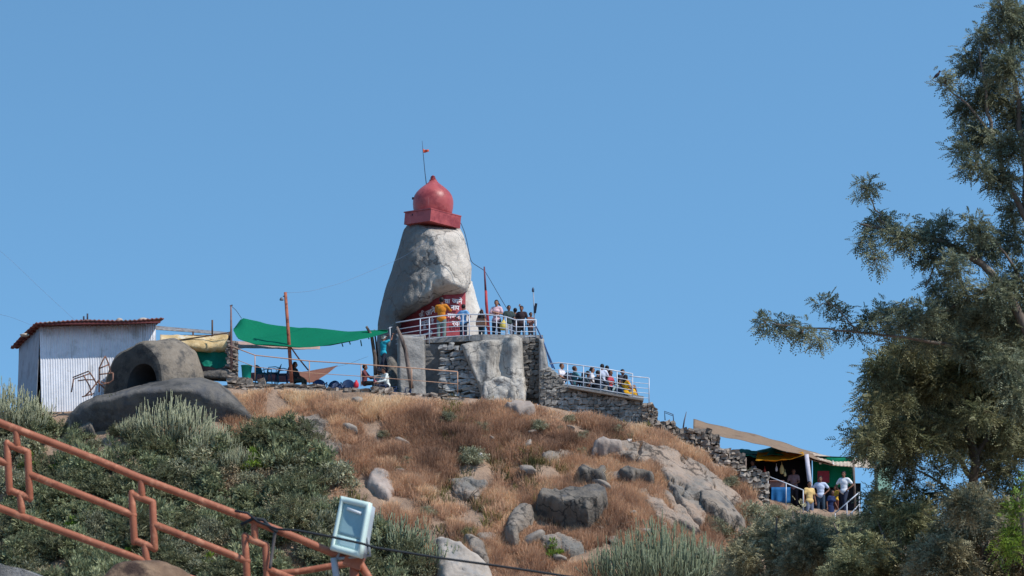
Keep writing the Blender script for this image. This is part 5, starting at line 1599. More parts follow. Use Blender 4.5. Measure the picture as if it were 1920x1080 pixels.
def person(label, px, top, Y, Hm=1.68, face=0.0, arms='down', legs='stand', shirt=(200, 200, 200), pants=(40, 44, 60), sleeve='short', hair='short', skin=0,
           sh=None, lean=0.0, female=False, hairmat=None, dress=None, child=False, pattern=None, turn=0.0, capcol=None, floor=None, group=None):
    k = Hm / 1.70
    ztop = P(px, top, Y)
    sitting = legs != 'stand' and legs != 'walk'
    if sitting:
        sh = .05 if sh is None else sh
        dz = (sh / k) + .10 - .93               # pelvis drop in unit-body metres
    else:
        dz = 0.0
    foot = np.array([ztop[0], Y, ztop[2] - (1.70 + dz) * k - 0.0])
    if floor is not None and not sitting:
        foot[2] = floor
    ca, sa = math.cos(face), math.sin(face)
    root = thing('person', label, 'person', foot, group)
    def T(p, up=True, tn=0.0):
        p = np.array(p, float)
        if up:
            if lean:
                c_, s_ = math.cos(lean), math.sin(lean); q = p - [0, 0, .95]
                p = np.array([q[0], q[1] * c_ - q[2] * s_, q[1] * s_ + q[2] * c_ + .95])
            if tn:
                c_, s_ = math.cos(tn), math.sin(tn); p = np.array([p[0] * c_ - p[1] * s_, p[0] * s_ + p[1] * c_, p[2]])
            p = p + [0, 0, dz]
        p = p * k
        return np.array([p[0] * ca - p[1] * sa, p[0] * sa + p[1] * ca, p[2]]) + foot
    w = .88 if female else 1.0
    b = MB(); c = MB(); tr = MB()
    Rz = lambda: Matrix.Rotation(face, 3, 'Z')
    def blob(m, p, r, infl=0.0):
        m.ell(T(p), (np.array(r) + infl) * k, 14, 9, Rz())
    # torso, one overlapping stack
    for m, inf in ((b, 0.0), (c, .016)):
        blob(m, (0, .0, .95), (.155 * (1.02 if female else 1), .105, .12), inf)
        blob(m, (0, .0, 1.10), (.135 * w, .095, .15), inf)
        blob(m, (0, .005, 1.26), (.165 * w, .11, .16), inf)
        if female: blob(m, (0, -.06, 1.26), (.12, .07, .07), inf)
        m.tube([T((-.155 * w, .005, 1.385)), T((.155 * w, .005, 1.385))], (.062 + inf) * k, 10, round_ends=True)
    if dress is None: blob(c, (0, .0, .93), (.168, .12, .12), .018)
    b.tube([T((0, .01, 1.40)), T((0, -.01, 1.52))], [.058 * k, .05 * k], 10, round_ends=True)
    # head
    hd = T((0, -.015, 1.585), tn=turn)
    hz = face + turn
    fw = np.array([math.sin(hz), -math.cos(hz), 0]); sd = np.array([math.cos(hz), math.sin(hz), 0]); upv = np.array([0, 0, 1.0])
    RH = Matrix.Rotation(hz, 3, 'Z')
    hk = k * (1.12 if child else 1.0)
    b.ell(hd + upv * .015 * hk, np.array([.074, .093, .105]) * hk, 14, 10, RH)
    b.ell(hd + fw * .03 * hk - upv * .055 * hk, np.array([.055, .058, .06]) * hk, 12, 8, RH)
    b.tube([hd + fw * .088 * hk + upv * .015 * hk, hd + fw * .108 * hk - upv * .022 * hk], [.012 * hk, .019 * hk], 6, round_ends=True)
    for s_ in (-1, 1):
        b.ell(hd + sd * s_ * .076 * hk - upv * .005 * hk, np.array([.014, .022, .032]) * hk, 8, 6, RH)
    # arms
    A = ARMS[arms]
    hands = []
    for i, s_ in enumerate((1, -1)):
        e, wv = A[i] if len(A) > i else A[0]
        S0 = T((s_ * .178 * w, .005, 1.385)); E_ = T((s_ * e[0], e[1], e[2])); W_ = T((s_ * wv[0], wv[1], wv[2]))
        b.tube([S0, E_], [.047 * k, .038 * k], 9, round_ends=True)
        b.tube([E_, W_], [.037 * k, .026 * k], 9, round_ends=True)
        d = (W_ - E_) / np.linalg.norm(W_ - E_)
        b.tube([W_, W_ + d * .07 * k], [.027 * k, .033 * k], 8, round_ends=True)
        hands.append((W_ + d * .08 * k, d))
        if sleeve == 'long':
            c.tube([S0, E_], [.063 * k, .054 * k], 10, round_ends=True); c.tube([E_, W_ - d * .01], [.052 * k, .042 * k], 10, round_ends=True)
        elif sleeve == 'short':
            c.tube([S0, S0 + (E_ - S0) * .62], [.066 * k, .064 * k], 10, round_ends=True)
    # legs
    for s_ in (1, -1):
        hip = T((s_ * .088, 0, .92))
        if legs == 'stand':
            kn, an, to = T((s_ * .105, -.015, .50), False), T((s_ * .11, .02, .085), False), T((s_ * .12, -.15, .035), False)
        elif legs == 'walk':
            q = s_ * .16
            kn, an, to = T((s_ * .10, -.05 - q, .50 + .05 * (s_ > 0)), False), T((s_ * .10, .06 - q * 1.9, .09 + .05 * (s_ < 0)), False), T((s_ * .11, -.11 - q * 1.9, .04 + .03 * (s_ < 0)), False)
        else:
            hz0 = sh / k + .07
            if legs == 'chair' or sh / k > .28:
                kn, an, to = T((s_ * .13, -.43, hz0 + .02), False), T((s_ * .13, -.45, .09), False), T((s_ * .14, -.62, .04), False)
            elif legs == 'cross':
                kn, an, to = T((s_ * .36, -.3, hz0 + .05), False), T((-s_ * .06, -.4, hz0 + .0), False), T((-s_ * .2, -.42, hz0 - .01), False)
            else:
                kn, an, to = T((s_ * .14, -.36, hz0 + .36), False), T((s_ * .13, -.6, .09), False), T((s_ * .14, -.76, .045), False)
        b.tube([hip, kn], [.082 * k, .054 * k], 10, round_ends=True)
        b.tube([kn, an], [.055 * k, .036 * k], 10, round_ends=True)
        b.tube([an, to], [.036 * k, .028 * k], 8, round_ends=True)
        if dress is None:
            tr.tube([hip, kn], [.096 * k, .070 * k], 12, round_ends=True)
            tr.tube([kn, an + (kn - an) * .06], [.070 * k, .058 * k], 12, round_ends=True)
        sh_ = MB()
        sh_.tube([an + (an - to) * .25 - upv * .02 * k, an * .4 + to * .6, to], [.042 * k, .046 * k, .036 * k], 9, round_ends=True)
        sh_.build('shoe', SHOE, root)
    if dress is None:
        tr.ell(T((0, .0, .95)), np.array([.160, .112, .11]) * k, 14, 9, Rz())
    else:
        zb = .28 - (0 if not sitting else dz)
        prof = np.array([(.15, 0), (.16, -.1), (.2, -.3), (.25, -.52), (.27, -.62)]) * k
        if not sitting: tr.lathe(T((0, 0, 1.0)), prof[::-1], 16)
        else:
            tr.ell(T((0, .0, .95)), np.array([.18, .14, .13]) * k, 14, 9, Rz()); tr.tube([T((0, 0, .93)), T((0, -.36, sh / k + .2), False), T((0, -.5, .2), False)], [.17 * k, .19 * k, .16 * k], 12, round_ends=True)
    # hair
    h = MB()
    if hair != 'bald':
        h.ell(hd + upv * .035 * hk - fw * .014 * hk, np.array([.089, .106, .103]) * hk, 14, 9, RH)
        if hair == 'long':
            h.tube([hd + upv * .02 * hk - fw * .05 * hk, hd - upv * .1 * hk - fw * .075 * hk, hd - upv * .24 * hk - fw * .085 * hk], [.075 * hk, .078 * hk, .05 * hk], 10, round_ends=True)
            for s_ in (-1, 1): h.tube([hd + upv * .04 * hk + sd * s_ * .06 * hk, hd - upv * .08 * hk + sd * s_ * .072 * hk - fw * .02 * hk], [.03 * hk, .026 * hk], 8, round_ends=True)
        if hair == 'tail':
            h.tube([hd + upv * .05 * hk - fw * .08 * hk, hd - fw * .16 * hk + sd * .06 * hk, hd - upv * .08 * hk - fw * .17 * hk + sd * .12 * hk], [.04 * hk, .036 * hk, .016 * hk], 9, round_ends=True)
        if hair == 'bun':
            h.ell(hd - fw * .1 * hk + upv * .01 * hk, np.array([.045, .045, .045]) * hk, 10, 8, RH)
    PJ.append((b, .017, 'body', SKIN[skin], root, (hands, hd, fw, sd, upv, hk, k)))
    cm = plain('cloth_%d_%d_%d' % shirt, shirt, .85, .2, bump=.025, bscale=6) if pattern is None else pattern
    PJ.append((c, .024, 'shirt' if dress is None else 'dress_top', cm, root, None))
    PJ.append((tr, .026, 'trousers' if dress is None else 'skirt', plain('cloth_%d_%d_%d' % (pants if dress is None else dress), pants if dress is None else dress, .85, .12, bump=.008, bscale=8), root, None))
    if h.n:
        # keep the face clear: clip hair that would cover it
        for i, V in enumerate(h.v):
            f_ = (V - hd) @ fw; u_ = (V - hd) @ upv
            cov = np.clip(f_ - np.where(u_ > .055 * hk, .5, .028 * hk), 0, None)
            h.v[i] = V - cov[:, None] * fw
        if capcol:
            hm = plain('cap_%d_%d_%d' % capcol, capcol, .8, .05)
            h.sheet(np.array([[hd + upv * .07 * hk + sd * s_ * .06 * hk + fw * f_ * hk for s_ in (-1, -.4, .4, 1)] for f_ in (.06, .14)]), .01)
            h.build('cap', hm, root)
        else:
            h.build('hair', hairmat or HAIR, root)
    return root

def fuse_people():
    tmp = []
    for (m, vox, *_r) in PJ:
        me = bpy.data.meshes.new('t')
        me.from_pydata(np.concatenate(m.v).tolist(), [], m.f)
        o = bpy.data.objects.new('t', me); COL.objects.link(o)
        md = o.modifiers.new('r', 'REMESH'); md.mode = 'VOXEL'; md.voxel_size = vox
        s_ = o.modifiers.new('s', 'SMOOTH'); s_.factor = .5; s_.iterations = 3
        tmp.append(o)
    dg = bpy.context.evaluated_depsgraph_get()
    for o, (m, vox, nm, mt, root, ex) in zip(tmp, PJ):
        e = o.evaluated_get(dg)
        me = e.to_mesh()
        n = len(me.vertices)
        V = np.empty(n * 3, np.float32); me.vertices.foreach_get('co', V); V = V.reshape(-1, 3)
        F = [tuple(p.vertices) for p in me.polygons]
        e.to_mesh_clear()
        out = MB().add(V, F)
        if ex:
            hands, hd, fw, sd, upv, hk, k = ex
            for (hp, d) in hands:
                ref = upv if abs(d[2]) < .8 else fw
                s_ = np.cross(d, ref); s_ /= np.linalg.norm(s_); nn = np.cross(s_, d)
                for i in range(4):
                    o0 = hp + s_ * (i - 1.5) * .017 * k - d * .012 * k
                    l = (.07, .08, .076, .06)[i] * k
                    out.tube([o0, o0 + d * l * .5 - nn * .006 * k, o0 + d * l * .85 - nn * .022 * k], [.0095 * k, .0085 * k, .006 * k], 6, round_ends=True)
                o0 = hp + s_ * .026 * k - d * .05 * k
                out.tube([o0, o0 + s_ * .03 * k + d * .03 * k, o0 + s_ * .034 * k + d * .056 * k], [.012 * k, .0105 * k, .007 * k], 6, round_ends=True)
            for s_ in (-1, 1):
                out.ell(hd + fw * .084 * hk + sd * s_ * .031 * hk + upv * .022 * hk, np.array([.013, .013, .008]) * hk, 8, 6, None, 1)
                out.tube([hd + fw * .092 * hk + sd * s_ * .018 * hk + upv * .043 * hk, hd + fw * .082 * hk + sd * s_ * .05 * hk + upv * .042 * hk], .005 * hk, 5, 1)
            out.tube([hd + fw * .09 * hk - sd * .024 * hk - upv * .055 * hk, hd + fw * .096 * hk - upv * .054 * hk, hd + fw * .09 * hk + sd * .024 * hk - upv * .055 * hk], .006 * hk, 5, 1)
        out.build(nm, [mt, FEAT] if ex else mt, root)
    for o in tmp:
        me = o.data; bpy.data.objects.remove(o); bpy.data.meshes.remove(me)

PF = fz                                        # floor of the viewing platform
D = math.radians
def plat_h(px, top, Y): return P(px, top, Y)[2] - PF
def up(label, px, top, Y, **kw):
    h = plat_h(px, top, Y)
    return person(label, px, top, Y, Hm=h, floor=PF, **kw)
up('man in an orange shirt with his back turned, arms raised to his face', 828, 558, 99.7, face=D(165), arms='photo', shirt=(206, 128, 40), pants=(112, 130, 124), sleeve='long', turn=D(15))
up('person in a light blue shirt and dark trousers facing the red lettering', 869, 571, 99.8, face=D(150), arms='hips', shirt=(120, 172, 214), pants=(36, 44, 62), female=True)
r_ = up('dark haired person in dark top carrying a tan shoulder bag', 903, 581, 99.5, face=D(150), arms='low', shirt=(48, 42, 46), pants=(30, 56, 70), hair='long', female=True)
up('woman in a white and pink t-shirt with a ponytail, standing right of the red mast', 931, 563, 99.6, face=D(-10), arms='crossed', shirt=(214, 178, 184), pants=(30, 36, 52), hair='tail', female=True, skin=1)
up('man in a dark green t-shirt leaning on the platform corner', 954, 573, 99.4, face=D(20), arms='low', shirt=(58, 72, 70), pants=(150, 156, 170))
up('person in dark clothes with one arm raised in the air', 966, 578, 100.3, face=D(-160), arms='wave', shirt=(44, 48, 58), pants=(40, 44, 56), sleeve='long')
up('man in a black shirt with a red strap beside the raised arm', 978, 574, 99.7, face=D(-10), arms='down', shirt=(58, 46, 50), pants=(36, 40, 48))
up('person in a brown top at the right end of the platform railing', 995, 586, 99.6, face=D(40), arms='crossed', shirt=(122, 86, 78), pants=(44, 40, 48), sleeve='long')
bg = thing('shoulder_bag', 'tan shoulder bag hanging at the hip of the dark haired person', 'bag', P(903, 612, 99.2))
bgc = P(902, 605, 99.12)
mb = MB()
for i in range(6):
    z = -.17 + .34 * i / 5
    wv = (.2, .235, .245, .24, .225, .2)[i]
    mb.v.append(bgc + np.array([(wv * math.cos(a) * (abs(math.cos(a)) ** -.4 if abs(math.cos(a)) > .2 else 1) * .9, .07 * math.sin(a), z) for a in np.linspace(0, 2 * math.pi, 16, endpoint=False)])); mb.n += 16
for i in range(5):
    for q in range(16): mb.f.append((i * 16 + q, i * 16 + (q + 1) % 16, (i + 1) * 16 + (q + 1) % 16, (i + 1) * 16 + q)); mb.mi.append(0)
mb.f += [tuple(reversed(range(16))), tuple(range(80, 96))]; mb.mi += [0, 0]
mb.build('bag_body', plain('tan_leather', (168, 124, 98), .5), bg)
MB().tube([bgc + [-.17, 0, .15], bgc + [-.1, .04, .4], bgc + [.02, .1, .62], bgc + [.1, .04, .4], bgc + [.17, 0, .15]], .014, 6).build('strap', plain('tan_strap', (140, 96, 74), .6), bg)
MB().lathe(bgc + [.02, -.075, .03], np.array([(.001, -.008), (.03, -.006), (.03, .006), (.001, .008)]), 10, 0, Matrix.Rotation(R(90), 3, 'X')).build('buckle', mat('brass', (.8, .7, .5), rough=.2, metal=1.0), bg)
yb = P(944, 618, 99.1)
o = MB().lathe(yb - [0, 0, .02], np.array([(.12, 0), (.16, .1), (.15, .25), (.1, .34), (.04, .38), (.06, .42)]), 14).build('yellow_bag', plain('yellow_plastic_bag', (206, 186, 92), .5, bump=.02))
tag(o, 'pale yellow plastic bag behind the platform railing by the woman in pink', 'bag')

# on the terrace
TF = lambda px, Y: np.interp(px, [425, 560, 770, 880], [P(425, 712, 97.3)[2], P(560, 724, 97.3)[2], P(770, 737, 97.3)[2], P(880, 745, 97.3)[2]])
def sit_on(label, px, top, Y, fl, Hm=1.66, **kw):
    z = P(px, top, Y)[2]
    k = Hm / 1.7
    sh = z - fl - (.77 + .10) * k
    if sh < .04:
        Hm = max(1.0, (z - fl - .04) / .87 * 1.7); sh = .04
    return person(label, px, top, Y, Hm=Hm, sh=sh, legs=kw.pop('legs', 'floor'), **kw), sh, fl
sit_on('long haired person in dark clothes seated behind the rusty lamp pole', 553, 679, 98.5, TF(553, 98), face=D(70), arms='lap', shirt=(42, 44, 46), pants=(52, 60, 56), hair='long', sleeve='long')
sit_on('seated person in a maroon top facing right behind the terrace railing', 684, 684, 98.9, TF(684, 98), face=D(75), arms='knees', shirt=(112, 62, 66), pants=(54, 52, 50), sleeve='long')
sit_on('seated person in a white long sleeved shirt bending forward', 726, 689, 98.5, TF(726, 98), face=D(-60), arms='knees', shirt=(216, 220, 214), pants=(52, 56, 70), sleeve='long', lean=D(14))
sit_on('small seated person in a patterned red and white top next to the white shirt', 706, 701, 98.7, TF(706, 98), face=D(60), arms='knees', shirt=(170, 96, 104), pants=(90, 50, 60), hair='long', female=True, Hm=1.4)
person('person in a cyan shirt and white cap climbing by the forked wooden post', 719, 629, 98.9, Hm=1.62, face=D(130), arms='reach', legs='walk', shirt=(42, 164, 190), pants=(40, 44, 60), capcol=(214, 216, 214), sleeve='short')
cl = P(716, 706, 98.9)
o = MB().box(cl + np.array([0, .1, -.28]), (.34, .4, .3)).build('stone_block', CONCRETE, smooth=False); bv = o.modifiers.new('b', 'BEVEL'); bv.width = .04
tag(o, 'rough grey block under the feet of the person in cyan', 'block')
CHAIRB = plain('blue_chair_plastic', (34, 56, 92), .45, .1)
CHAIRC = plain('teal_chair_plastic', (24, 92, 116), .45, .1)
def chair(label, px, top, Y, fl, face, m, h=.82):
    x = P(px, top, Y)[0]
    t = thing('plastic_chair', label, 'chair', (x, Y, fl), 'plastic chairs on the terrace')
    ca, sa = math.cos(face), math.sin(face)
    T = lambda p: np.array([p[0] * ca - p[1] * sa, p[0] * sa + p[1] * ca, p[2]]) + np.array([x, Y, fl])
    g = np.array([[T((.24 * u, -.22 + .44 * v, .43 + .02 * u * u - .015 * math.sin(3 * v))) for u in np.linspace(-1, 1, 9)] for v in np.linspace(0, 1, 8)])
    MB().sheet(g, .02).build('seat', m, t)
    g = np.array([[T((.25 * u * (1 - .25 * v ** 3), .22 + .09 * v - .06 * (1 - u * u) * 0 + .05 * (1 - u * u), .44 + (h - .44) * v * (1 - .22 * u * u * v))) for u in np.linspace(-1, 1, 11)] for v in np.linspace(0, 1, 9)])
    MB().sheet(g, .02).build('backrest', m, t)
    for sx in (-1, 1):
        for sy in (-1, 1):
            MB().tube([T((.2 * sx, .2 * sy, .43)), T((.25 * sx, .25 * sy, 0))], [.022, .018], 6).build('leg', m, t)
        MB().tube([T((.25 * sx, -.2, .44)), T((.27 * sx, -.18, .63)), T((.27 * sx, .1, .66)), T((.25 * sx, .26, .62))], .018, 6).build('armrest', m, t)
    return t
chl = ['dark blue plastic chair, first one right of the brown peaked tarpaulin', 'dark blue chair second from the brown peaked tarpaulin', 'low dark blue chair between two taller backrests', 'broad backed blue chair left of the seated person in maroon',
       'dark blue chair in front of the seated person in white', 'blue chair nearest the leaning grey log']
for i, (px, top) in enumerate(((600, 709), (621, 710), (635, 715), (652, 708), (728, 716), (755, 719))):
    f = TF(px, 98)
    chair(chl[i], px, top, 98.2 + .2 * (i % 2), f - .82 + (P(px, top, 98.2)[2] - f), D((10, -20, 15, 0, 40, -30)[i]), CHAIRB)
chair('teal plastic chair beside the green bin', 495, 683, 98.8, P(495, 683, 98.8)[2] - .82, D(60), CHAIRC)
chair('teal plastic chair with its back towards the rusty lamp pole', 511, 682, 99.2, P(511, 682, 99.2)[2] - .82, D(-80), CHAIRC)
chair('dark chair seen edge on just left of the rusty lamp pole', 528, 685, 99.4, P(528, 685, 99.4)[2] - .82, D(-90), CHAIRB)
bp_ = P(462, 711, 98.0)
bin_ = thing('green_bin', 'turquoise green plastic bin standing beside the stone pier', 'bin', bp_)
MB().lathe(bp_, np.array([(.16, 0), (.17, .02), (.215, .5), (.22, .5), (.22, .54), (.2, .54), (.19, .48), (.15, .05)]), 24).build('bin_body', plain('turquoise_plastic', (20, 150, 130), .45, .06), bin_)
MB().lathe(bp_, np.array([(.205, .535), (.235, .535), (.235, .56), (.205, .56)]), 24).build('rim', plain('turquoise_rim', (16, 120, 106), .45, .06), bin_)
o = MB().lathe(P(668, 727, 97.9), np.array([(.08, 0), (.1, .05), (.1, .16), (.06, .24), (.03, .28), (.035, .31)]), 14).build('red_bag', plain('red_plastic', (200, 44, 60), .45))
tag(o, 'small red bag on the terrace edge by the seated person in maroon', 'bag')

# on the walkway
WF = lambda px: float(np.interp(px, [1046, 1066, 1206], [P(1046, 722, 98)[2], P(1066, 728, 98)[2], P(1206, 752, 98)[2]])) - .02
PATY = mat('yellow_print_cloth', srgb(226, 170, 30), srgb(236, 190, 50), scale=5, rough=.85, c3=srgb(200, 90, 40), c3scale=9, c3amt=(.52, .58))
steps = []
def wk(label, px, top, Y, **kw):
    r, sh, fl = sit_on(label, px, top, Y, WF(px), **kw)
    if sh > .1: steps.append((r.location.x, Y, fl, sh))
wk('brown haired person in white leaning on the railing at the top of the walkway', 1053, 682, 98.8, face=D(60), arms='lap', shirt=(222, 214, 220), pants=(60, 60, 76), hairmat=HAIRB, skin=1)
wk('man in a teal jacket seated with his back to the railing', 1077, 687, 98.7, face=D(110), arms='knees', shirt=(58, 104, 112), pants=(44, 40, 52), sleeve='long', hairmat=HAIRB)
wk('person with long black hair seated second from the walkway top', 1094, 698, 98.6, face=D(150), arms='lap', shirt=(52, 66, 74), pants=(120, 90, 84), hair='long', female=True)
wk('person with pulled up dark hair and a white top, seated sideways', 1110, 689, 98.9, face=D(80), arms='face', shirt=(222, 220, 224), pants=(34, 48, 54), hair='bun', female=True, skin=1)
wk('person in a dark green top squeezed between long hair and the white top', 1102, 696, 99.2, face=D(100), arms='knees', shirt=(48, 66, 66), pants=(36, 42, 48))
wk('person in a black top with pale sleeves in the thick of the seated group', 1121, 695, 98.5, face=D(130), arms='knees', shirt=(44, 46, 54), pants=(40, 62, 84), sleeve='long')
wk('woman in a white shirt, her back towards the railing, topmost head of the group', 1129, 683, 98.8, face=D(165), arms='lap', shirt=(206, 212, 232), pants=(44, 62, 84), hair='bun', female=True)
wk('dark haired person close behind the woman in white', 1138, 686, 99.4, face=D(-150), arms='lap', shirt=(60, 56, 66), pants=(40, 44, 60))
wk('person in a red top between two people in white', 1144, 694, 99.0, face=D(60), arms='lap', shirt=(176, 70, 84), pants=(52, 60, 76), female=True)
wk('person bending forward in a white and teal jacket', 1150, 710, 98.5, face=D(70), arms='low', shirt=(176, 196, 192), pants=(40, 62, 86), sleeve='long', lean=D(25))
wk('person in dark clothes seated last but one before the railing gap', 1167, 693, 99.0, face=D(50), arms='lap', shirt=(50, 52, 62), pants=(46, 46, 56), sleeve='long')
wk('person in a pale blue shirt crouching behind the woman in yellow', 1160, 703, 99.3, face=D(110), arms='lap', shirt=(150, 176, 196), pants=(44, 52, 64))
wk('woman in a yellow patterned dress seated lowest on the walkway', 1173, 703, 98.5, face=D(130), arms='lap', shirt=(226, 172, 34), pattern=PATY, dress=(222, 166, 36), hair='long', female=True)
for i, (x, y, fl, sh) in enumerate(steps):
    o = MB().box((x, y + .02, fl + sh / 2 - .04), (.2, .22, sh / 2 + .0)).build('step', CONCRETE, ww, smooth=False)

# ------------------------------------------------------------------ the market stall on the right
YS = 98.0
stall = thing('market_stall', 'open fronted stall under a long brown tarpaulin beside the rubble walls', 'stall', P(1480, 950, YS))
TARP = plain('brown_stall_tarp', (152, 128, 106), .8, .14, transl=.25, bump=.04, bscale=2.5, c3=srgb(120, 96, 78), c3scale=1.2, c3amt=(.54, .7))
top = lin((1303, 787), (1330, 794), (1440, 821), (1520, 847), (1562, 860))
bot = lin((1299, 808), (1318, 811), (1350, 818), (1420, 832), (1470, 845), (1515, 856), (1545, 866), (1562, 872))
xs_ = np.linspace(1300, 1562, 60)
g = np.array([[P(x, top(x) * (1 - v) + bot(x) * v + 2.2 * math.sin(v * math.pi) + .8 * math.sin(x * .11 + 3 * v), 100.8 - 3.0 * v) for x in xs_] for v in np.linspace(1, 0, 10)])
g[..., 1] += .14 * fbm(g * np.array([1.6, .3, 2.5]), 34, 4)
MB().sheet(g, -.012).build('long_tarpaulin', TARP, stall)
g = np.array([[P(x, np.interp(x, [1512, 1560, 1640], [846, 856, 858]) + (x - 1512) * 0 + 20 * v - 6 * v * (1640 - x) / 128, 100.4 - 2.2 * v + .05 * math.sin(x * .9)) for x in np.linspace(1515, 1650, 110)] for v in np.linspace(1, 0, 8)])
MB().sheet(g, .02).build('corrugated_roof', mat('beige_sheet', srgb(170, 152, 132), srgb(198, 184, 166), scale=3, rough=.7, c3=srgb(140, 110, 90), c3scale=2), stall)
TEAL = plain('teal_green_tarp', (16, 128, 108), .7, transl=.3)
cloth('green_tarpaulin', None, None, [P(1366, 842, 100.8), P(1482, 841, 100.8), P(1470, 852, 98.6), P(1392, 858, 98.6)], TEAL, sag=.05, wave=.1, tagit=False, parent=stall)
YEL = mat('yellow_tarp', srgb(196, 140, 30), srgb(220, 164, 44), scale=3, rough=.6, transl=.4, bump=.03, bscale=4)
cloth('yellow_tarpaulin', None, None, [P(1420, 848, 99.2), P(1506, 846, 99.2), P(1508, 852, 97.7), P(1416, 866, 97.7)], YEL, sag=.12, wave=.07, seed=8, tagit=False, parent=stall)
DK = plain('stall_interior_shade', (34, 34, 42), .9)  # near-black cloth colour stands in for the shade inside the stall
g = np.array([[P(1388 + 214 * u, 851 + 6 * u, 99.3) + np.array([0, 2.2 * v, .1 * v]) for u in np.linspace(0, 1, 20)] for v in np.linspace(0, 1, 6)])
MB().sheet(g, .02).build('added_shade_roof', DK, stall)  # unseen dark sheet added to keep the sun out of the stall
g = np.array([[P(1392 + 130 * u, 852 + 125 * v, 101.2 + .1 * math.sin(9 * u)) for u in np.linspace(0, 1, 16)] for v in np.linspace(1, 0, 6)])
MB().sheet(g, .04).build('back_cloth', DK, stall)
g = np.array([[P(1393, 855 + 120 * v, 98.2 + 3 * u) for u in np.linspace(0, 1, 5)] for v in np.linspace(1, 0, 5)])
MB().sheet(g, .04).build('interior_shade_side_cloth', DK, stall)
g = np.array([[P(1524 + 78 * u, 858 + 50 * v + 6 * math.sin(u * 3) * v, 99.3 + .15 * math.sin(8 * u + 2 * v)) for u in np.linspace(0, 1, 26)] for v in np.linspace(1, 0, 12)])
g[..., 1] += .12 * fbm(g * 1.8, 71, 3)
MB().sheet(g, .015).build('green_side_net', NET, stall)
g = np.array([[P(1524 + 90 * u, 906 + 70 * v, 99.9 + .1 * math.sin(6 * u)) for u in np.linspace(0, 1, 12)] for v in np.linspace(1, 0, 6)])
MB().sheet(g, .015).build('interior_shade_lower_cloth', DK, stall)
for (x0, y0, x1, y1, r_, m) in ((1512, 852, 1522, 935, .09, plain('white_post', (190, 186, 196), .7)), (1398, 858, 1398, 940, .04, WOOD), (1600, 862, 1604, 960, .045, WOOD)):
    MB().tube([P(x0, y0, 97.8), P(x1, y1, 97.8)], r_, 10).build('post', m, stall)
for (px, py, w_, h_, col, nm) in ((1456, 879, .05, .11, (206, 204, 206), 'hanging_bag'), (1466, 880, .09, .2, (196, 176, 120), 'hanging_garland'), (1472, 889, .05, .1, (214, 196, 140), 'hanging_bag'), (1538, 868, .05, .06, (214, 214, 210), 'hanging_bag'), (1562, 870, .05, .06, (214, 214, 210), 'hanging_bag'), (1434, 882, .05, .08, (150, 60, 50), 'hanging_bag')):
    c_ = P(px, py, 98.4)
    MB().lathe(c_, np.array([(.01, -h_), (w_ * .9, -h_ * .8), (w_, 0), (w_ * .6, h_ * .7), (.012, h_), (.01, h_ + .1)]), 10).build(nm, plain('goods_%d_%d' % (px, py), col, .7), stall)
o = MB().sheet(np.array([[P(1533 + 22 * u, 883 + 22 * v, 99.0) for u in (0, .5, 1)] for v in (1, .5, 0)]), .03).build('red_sign', plain('faded_red_board', (150, 52, 62), .7, .2), smooth=False)
tag(o, 'faded red board hung on the green side of the stall', 'sign')
t = thing('stall_table', 'stall table draped with a blue cloth behind the tan rubble block', 'table', P(1462, 950, 97.6))
MB().sheet(np.array([[P(1446 + 36 * u, 914, 97.3 + 1.0 * v) for u in np.linspace(0, 1, 5)] for v in (0, 1)]), .04).build('table_top', plain('table_wood', (120, 92, 84), .8), t, smooth=False)
g = np.array([[P(1446 + 36 * u, 913.5 + 30 * v, 97.25 + .05 * math.sin(14 * u) * v) for u in np.linspace(0, 1, 24)] for v in np.linspace(1, 0, 6)])
MB().sheet(g, .01).build('blue_cloth', plain('blue_cloth', (30, 96, 150), .75), t)
for u in (0, 1):
    for v in (0, 1): MB().tube([P(1448 + 32 * u, 915, 97.4 + .8 * v), P(1448 + 32 * u, 960, 97.4 + .8 * v)], .025, 6).build('leg', WOOD, t)
t = thing('goods_box', 'brown cardboard box of goods on the stall table', 'box', P(1455, 913, 97.7))
MB().box(P(1456, 909, 97.7), (.3, .22, .11)).build('box_body', plain('brown_card', (136, 104, 96), .85), t, smooth=False)
MB().box(P(1456, 903, 97.5) + np.array([0, -.05, .0]), (.29, .07, .012), Matrix.Rotation(R(-25), 3, 'X')).build('flap', plain('brown_card', (136, 104, 96), .85), t, smooth=False)
o = thing('pale_green_hut', 'pale green plastered hut half hidden by the bushy tree', 'hut', P(1653, 960, 99))
hb = P(1656, 915, 99.5)
MB().box(hb, (.28, .5, 1.1)).build('wall', plain('pale_green_plaster', (150, 190, 170), .8, .12, bump=.02), o, smooth=False)
MB().box(hb + np.array([0, 0, 1.2]), (.36, .6, .05)).build('roof', plain('grey_coping', (128, 122, 116), .9), o, smooth=False)
# steps and rails under the visitors
st = thing('stone_steps', 'stone steps leading down from the stall towards the right', 'steps', P(1550, 980, 97))
def block(px, Y, z, w_, d_=.4):
    x = P(px, 900, Y)[0]
    MB().box((x, Y, z - .6), (w_, d_, .6)).build('step', CONCRETE, st, smooth=False)
def stander(label, px, top, Y, Hm, **kw):
    z = P(px, top, Y)[2] - Hm
    block(px, Y, z, .34)
    return person(label, px, top, Y, Hm=Hm, **kw)
stander('man in a yellow t-shirt standing lowest left among the shrubs', 1517, 903, 96.9, 1.70, face=D(25), arms='down', shirt=(214, 180, 120), pants=(110, 116, 132))
stander('man in a light blue t-shirt under the red board', 1538, 893, 97.6, 1.68, face=D(-15), arms='hips', shirt=(196, 206, 232), pants=(60, 78, 96))
stander('woman in a dark blue dress bending between the standing men', 1556, 919, 97.0, 1.5, face=D(40), arms='low', shirt=(36, 48, 86), dress=(34, 46, 82), hair='long', female=True, lean=D(12))
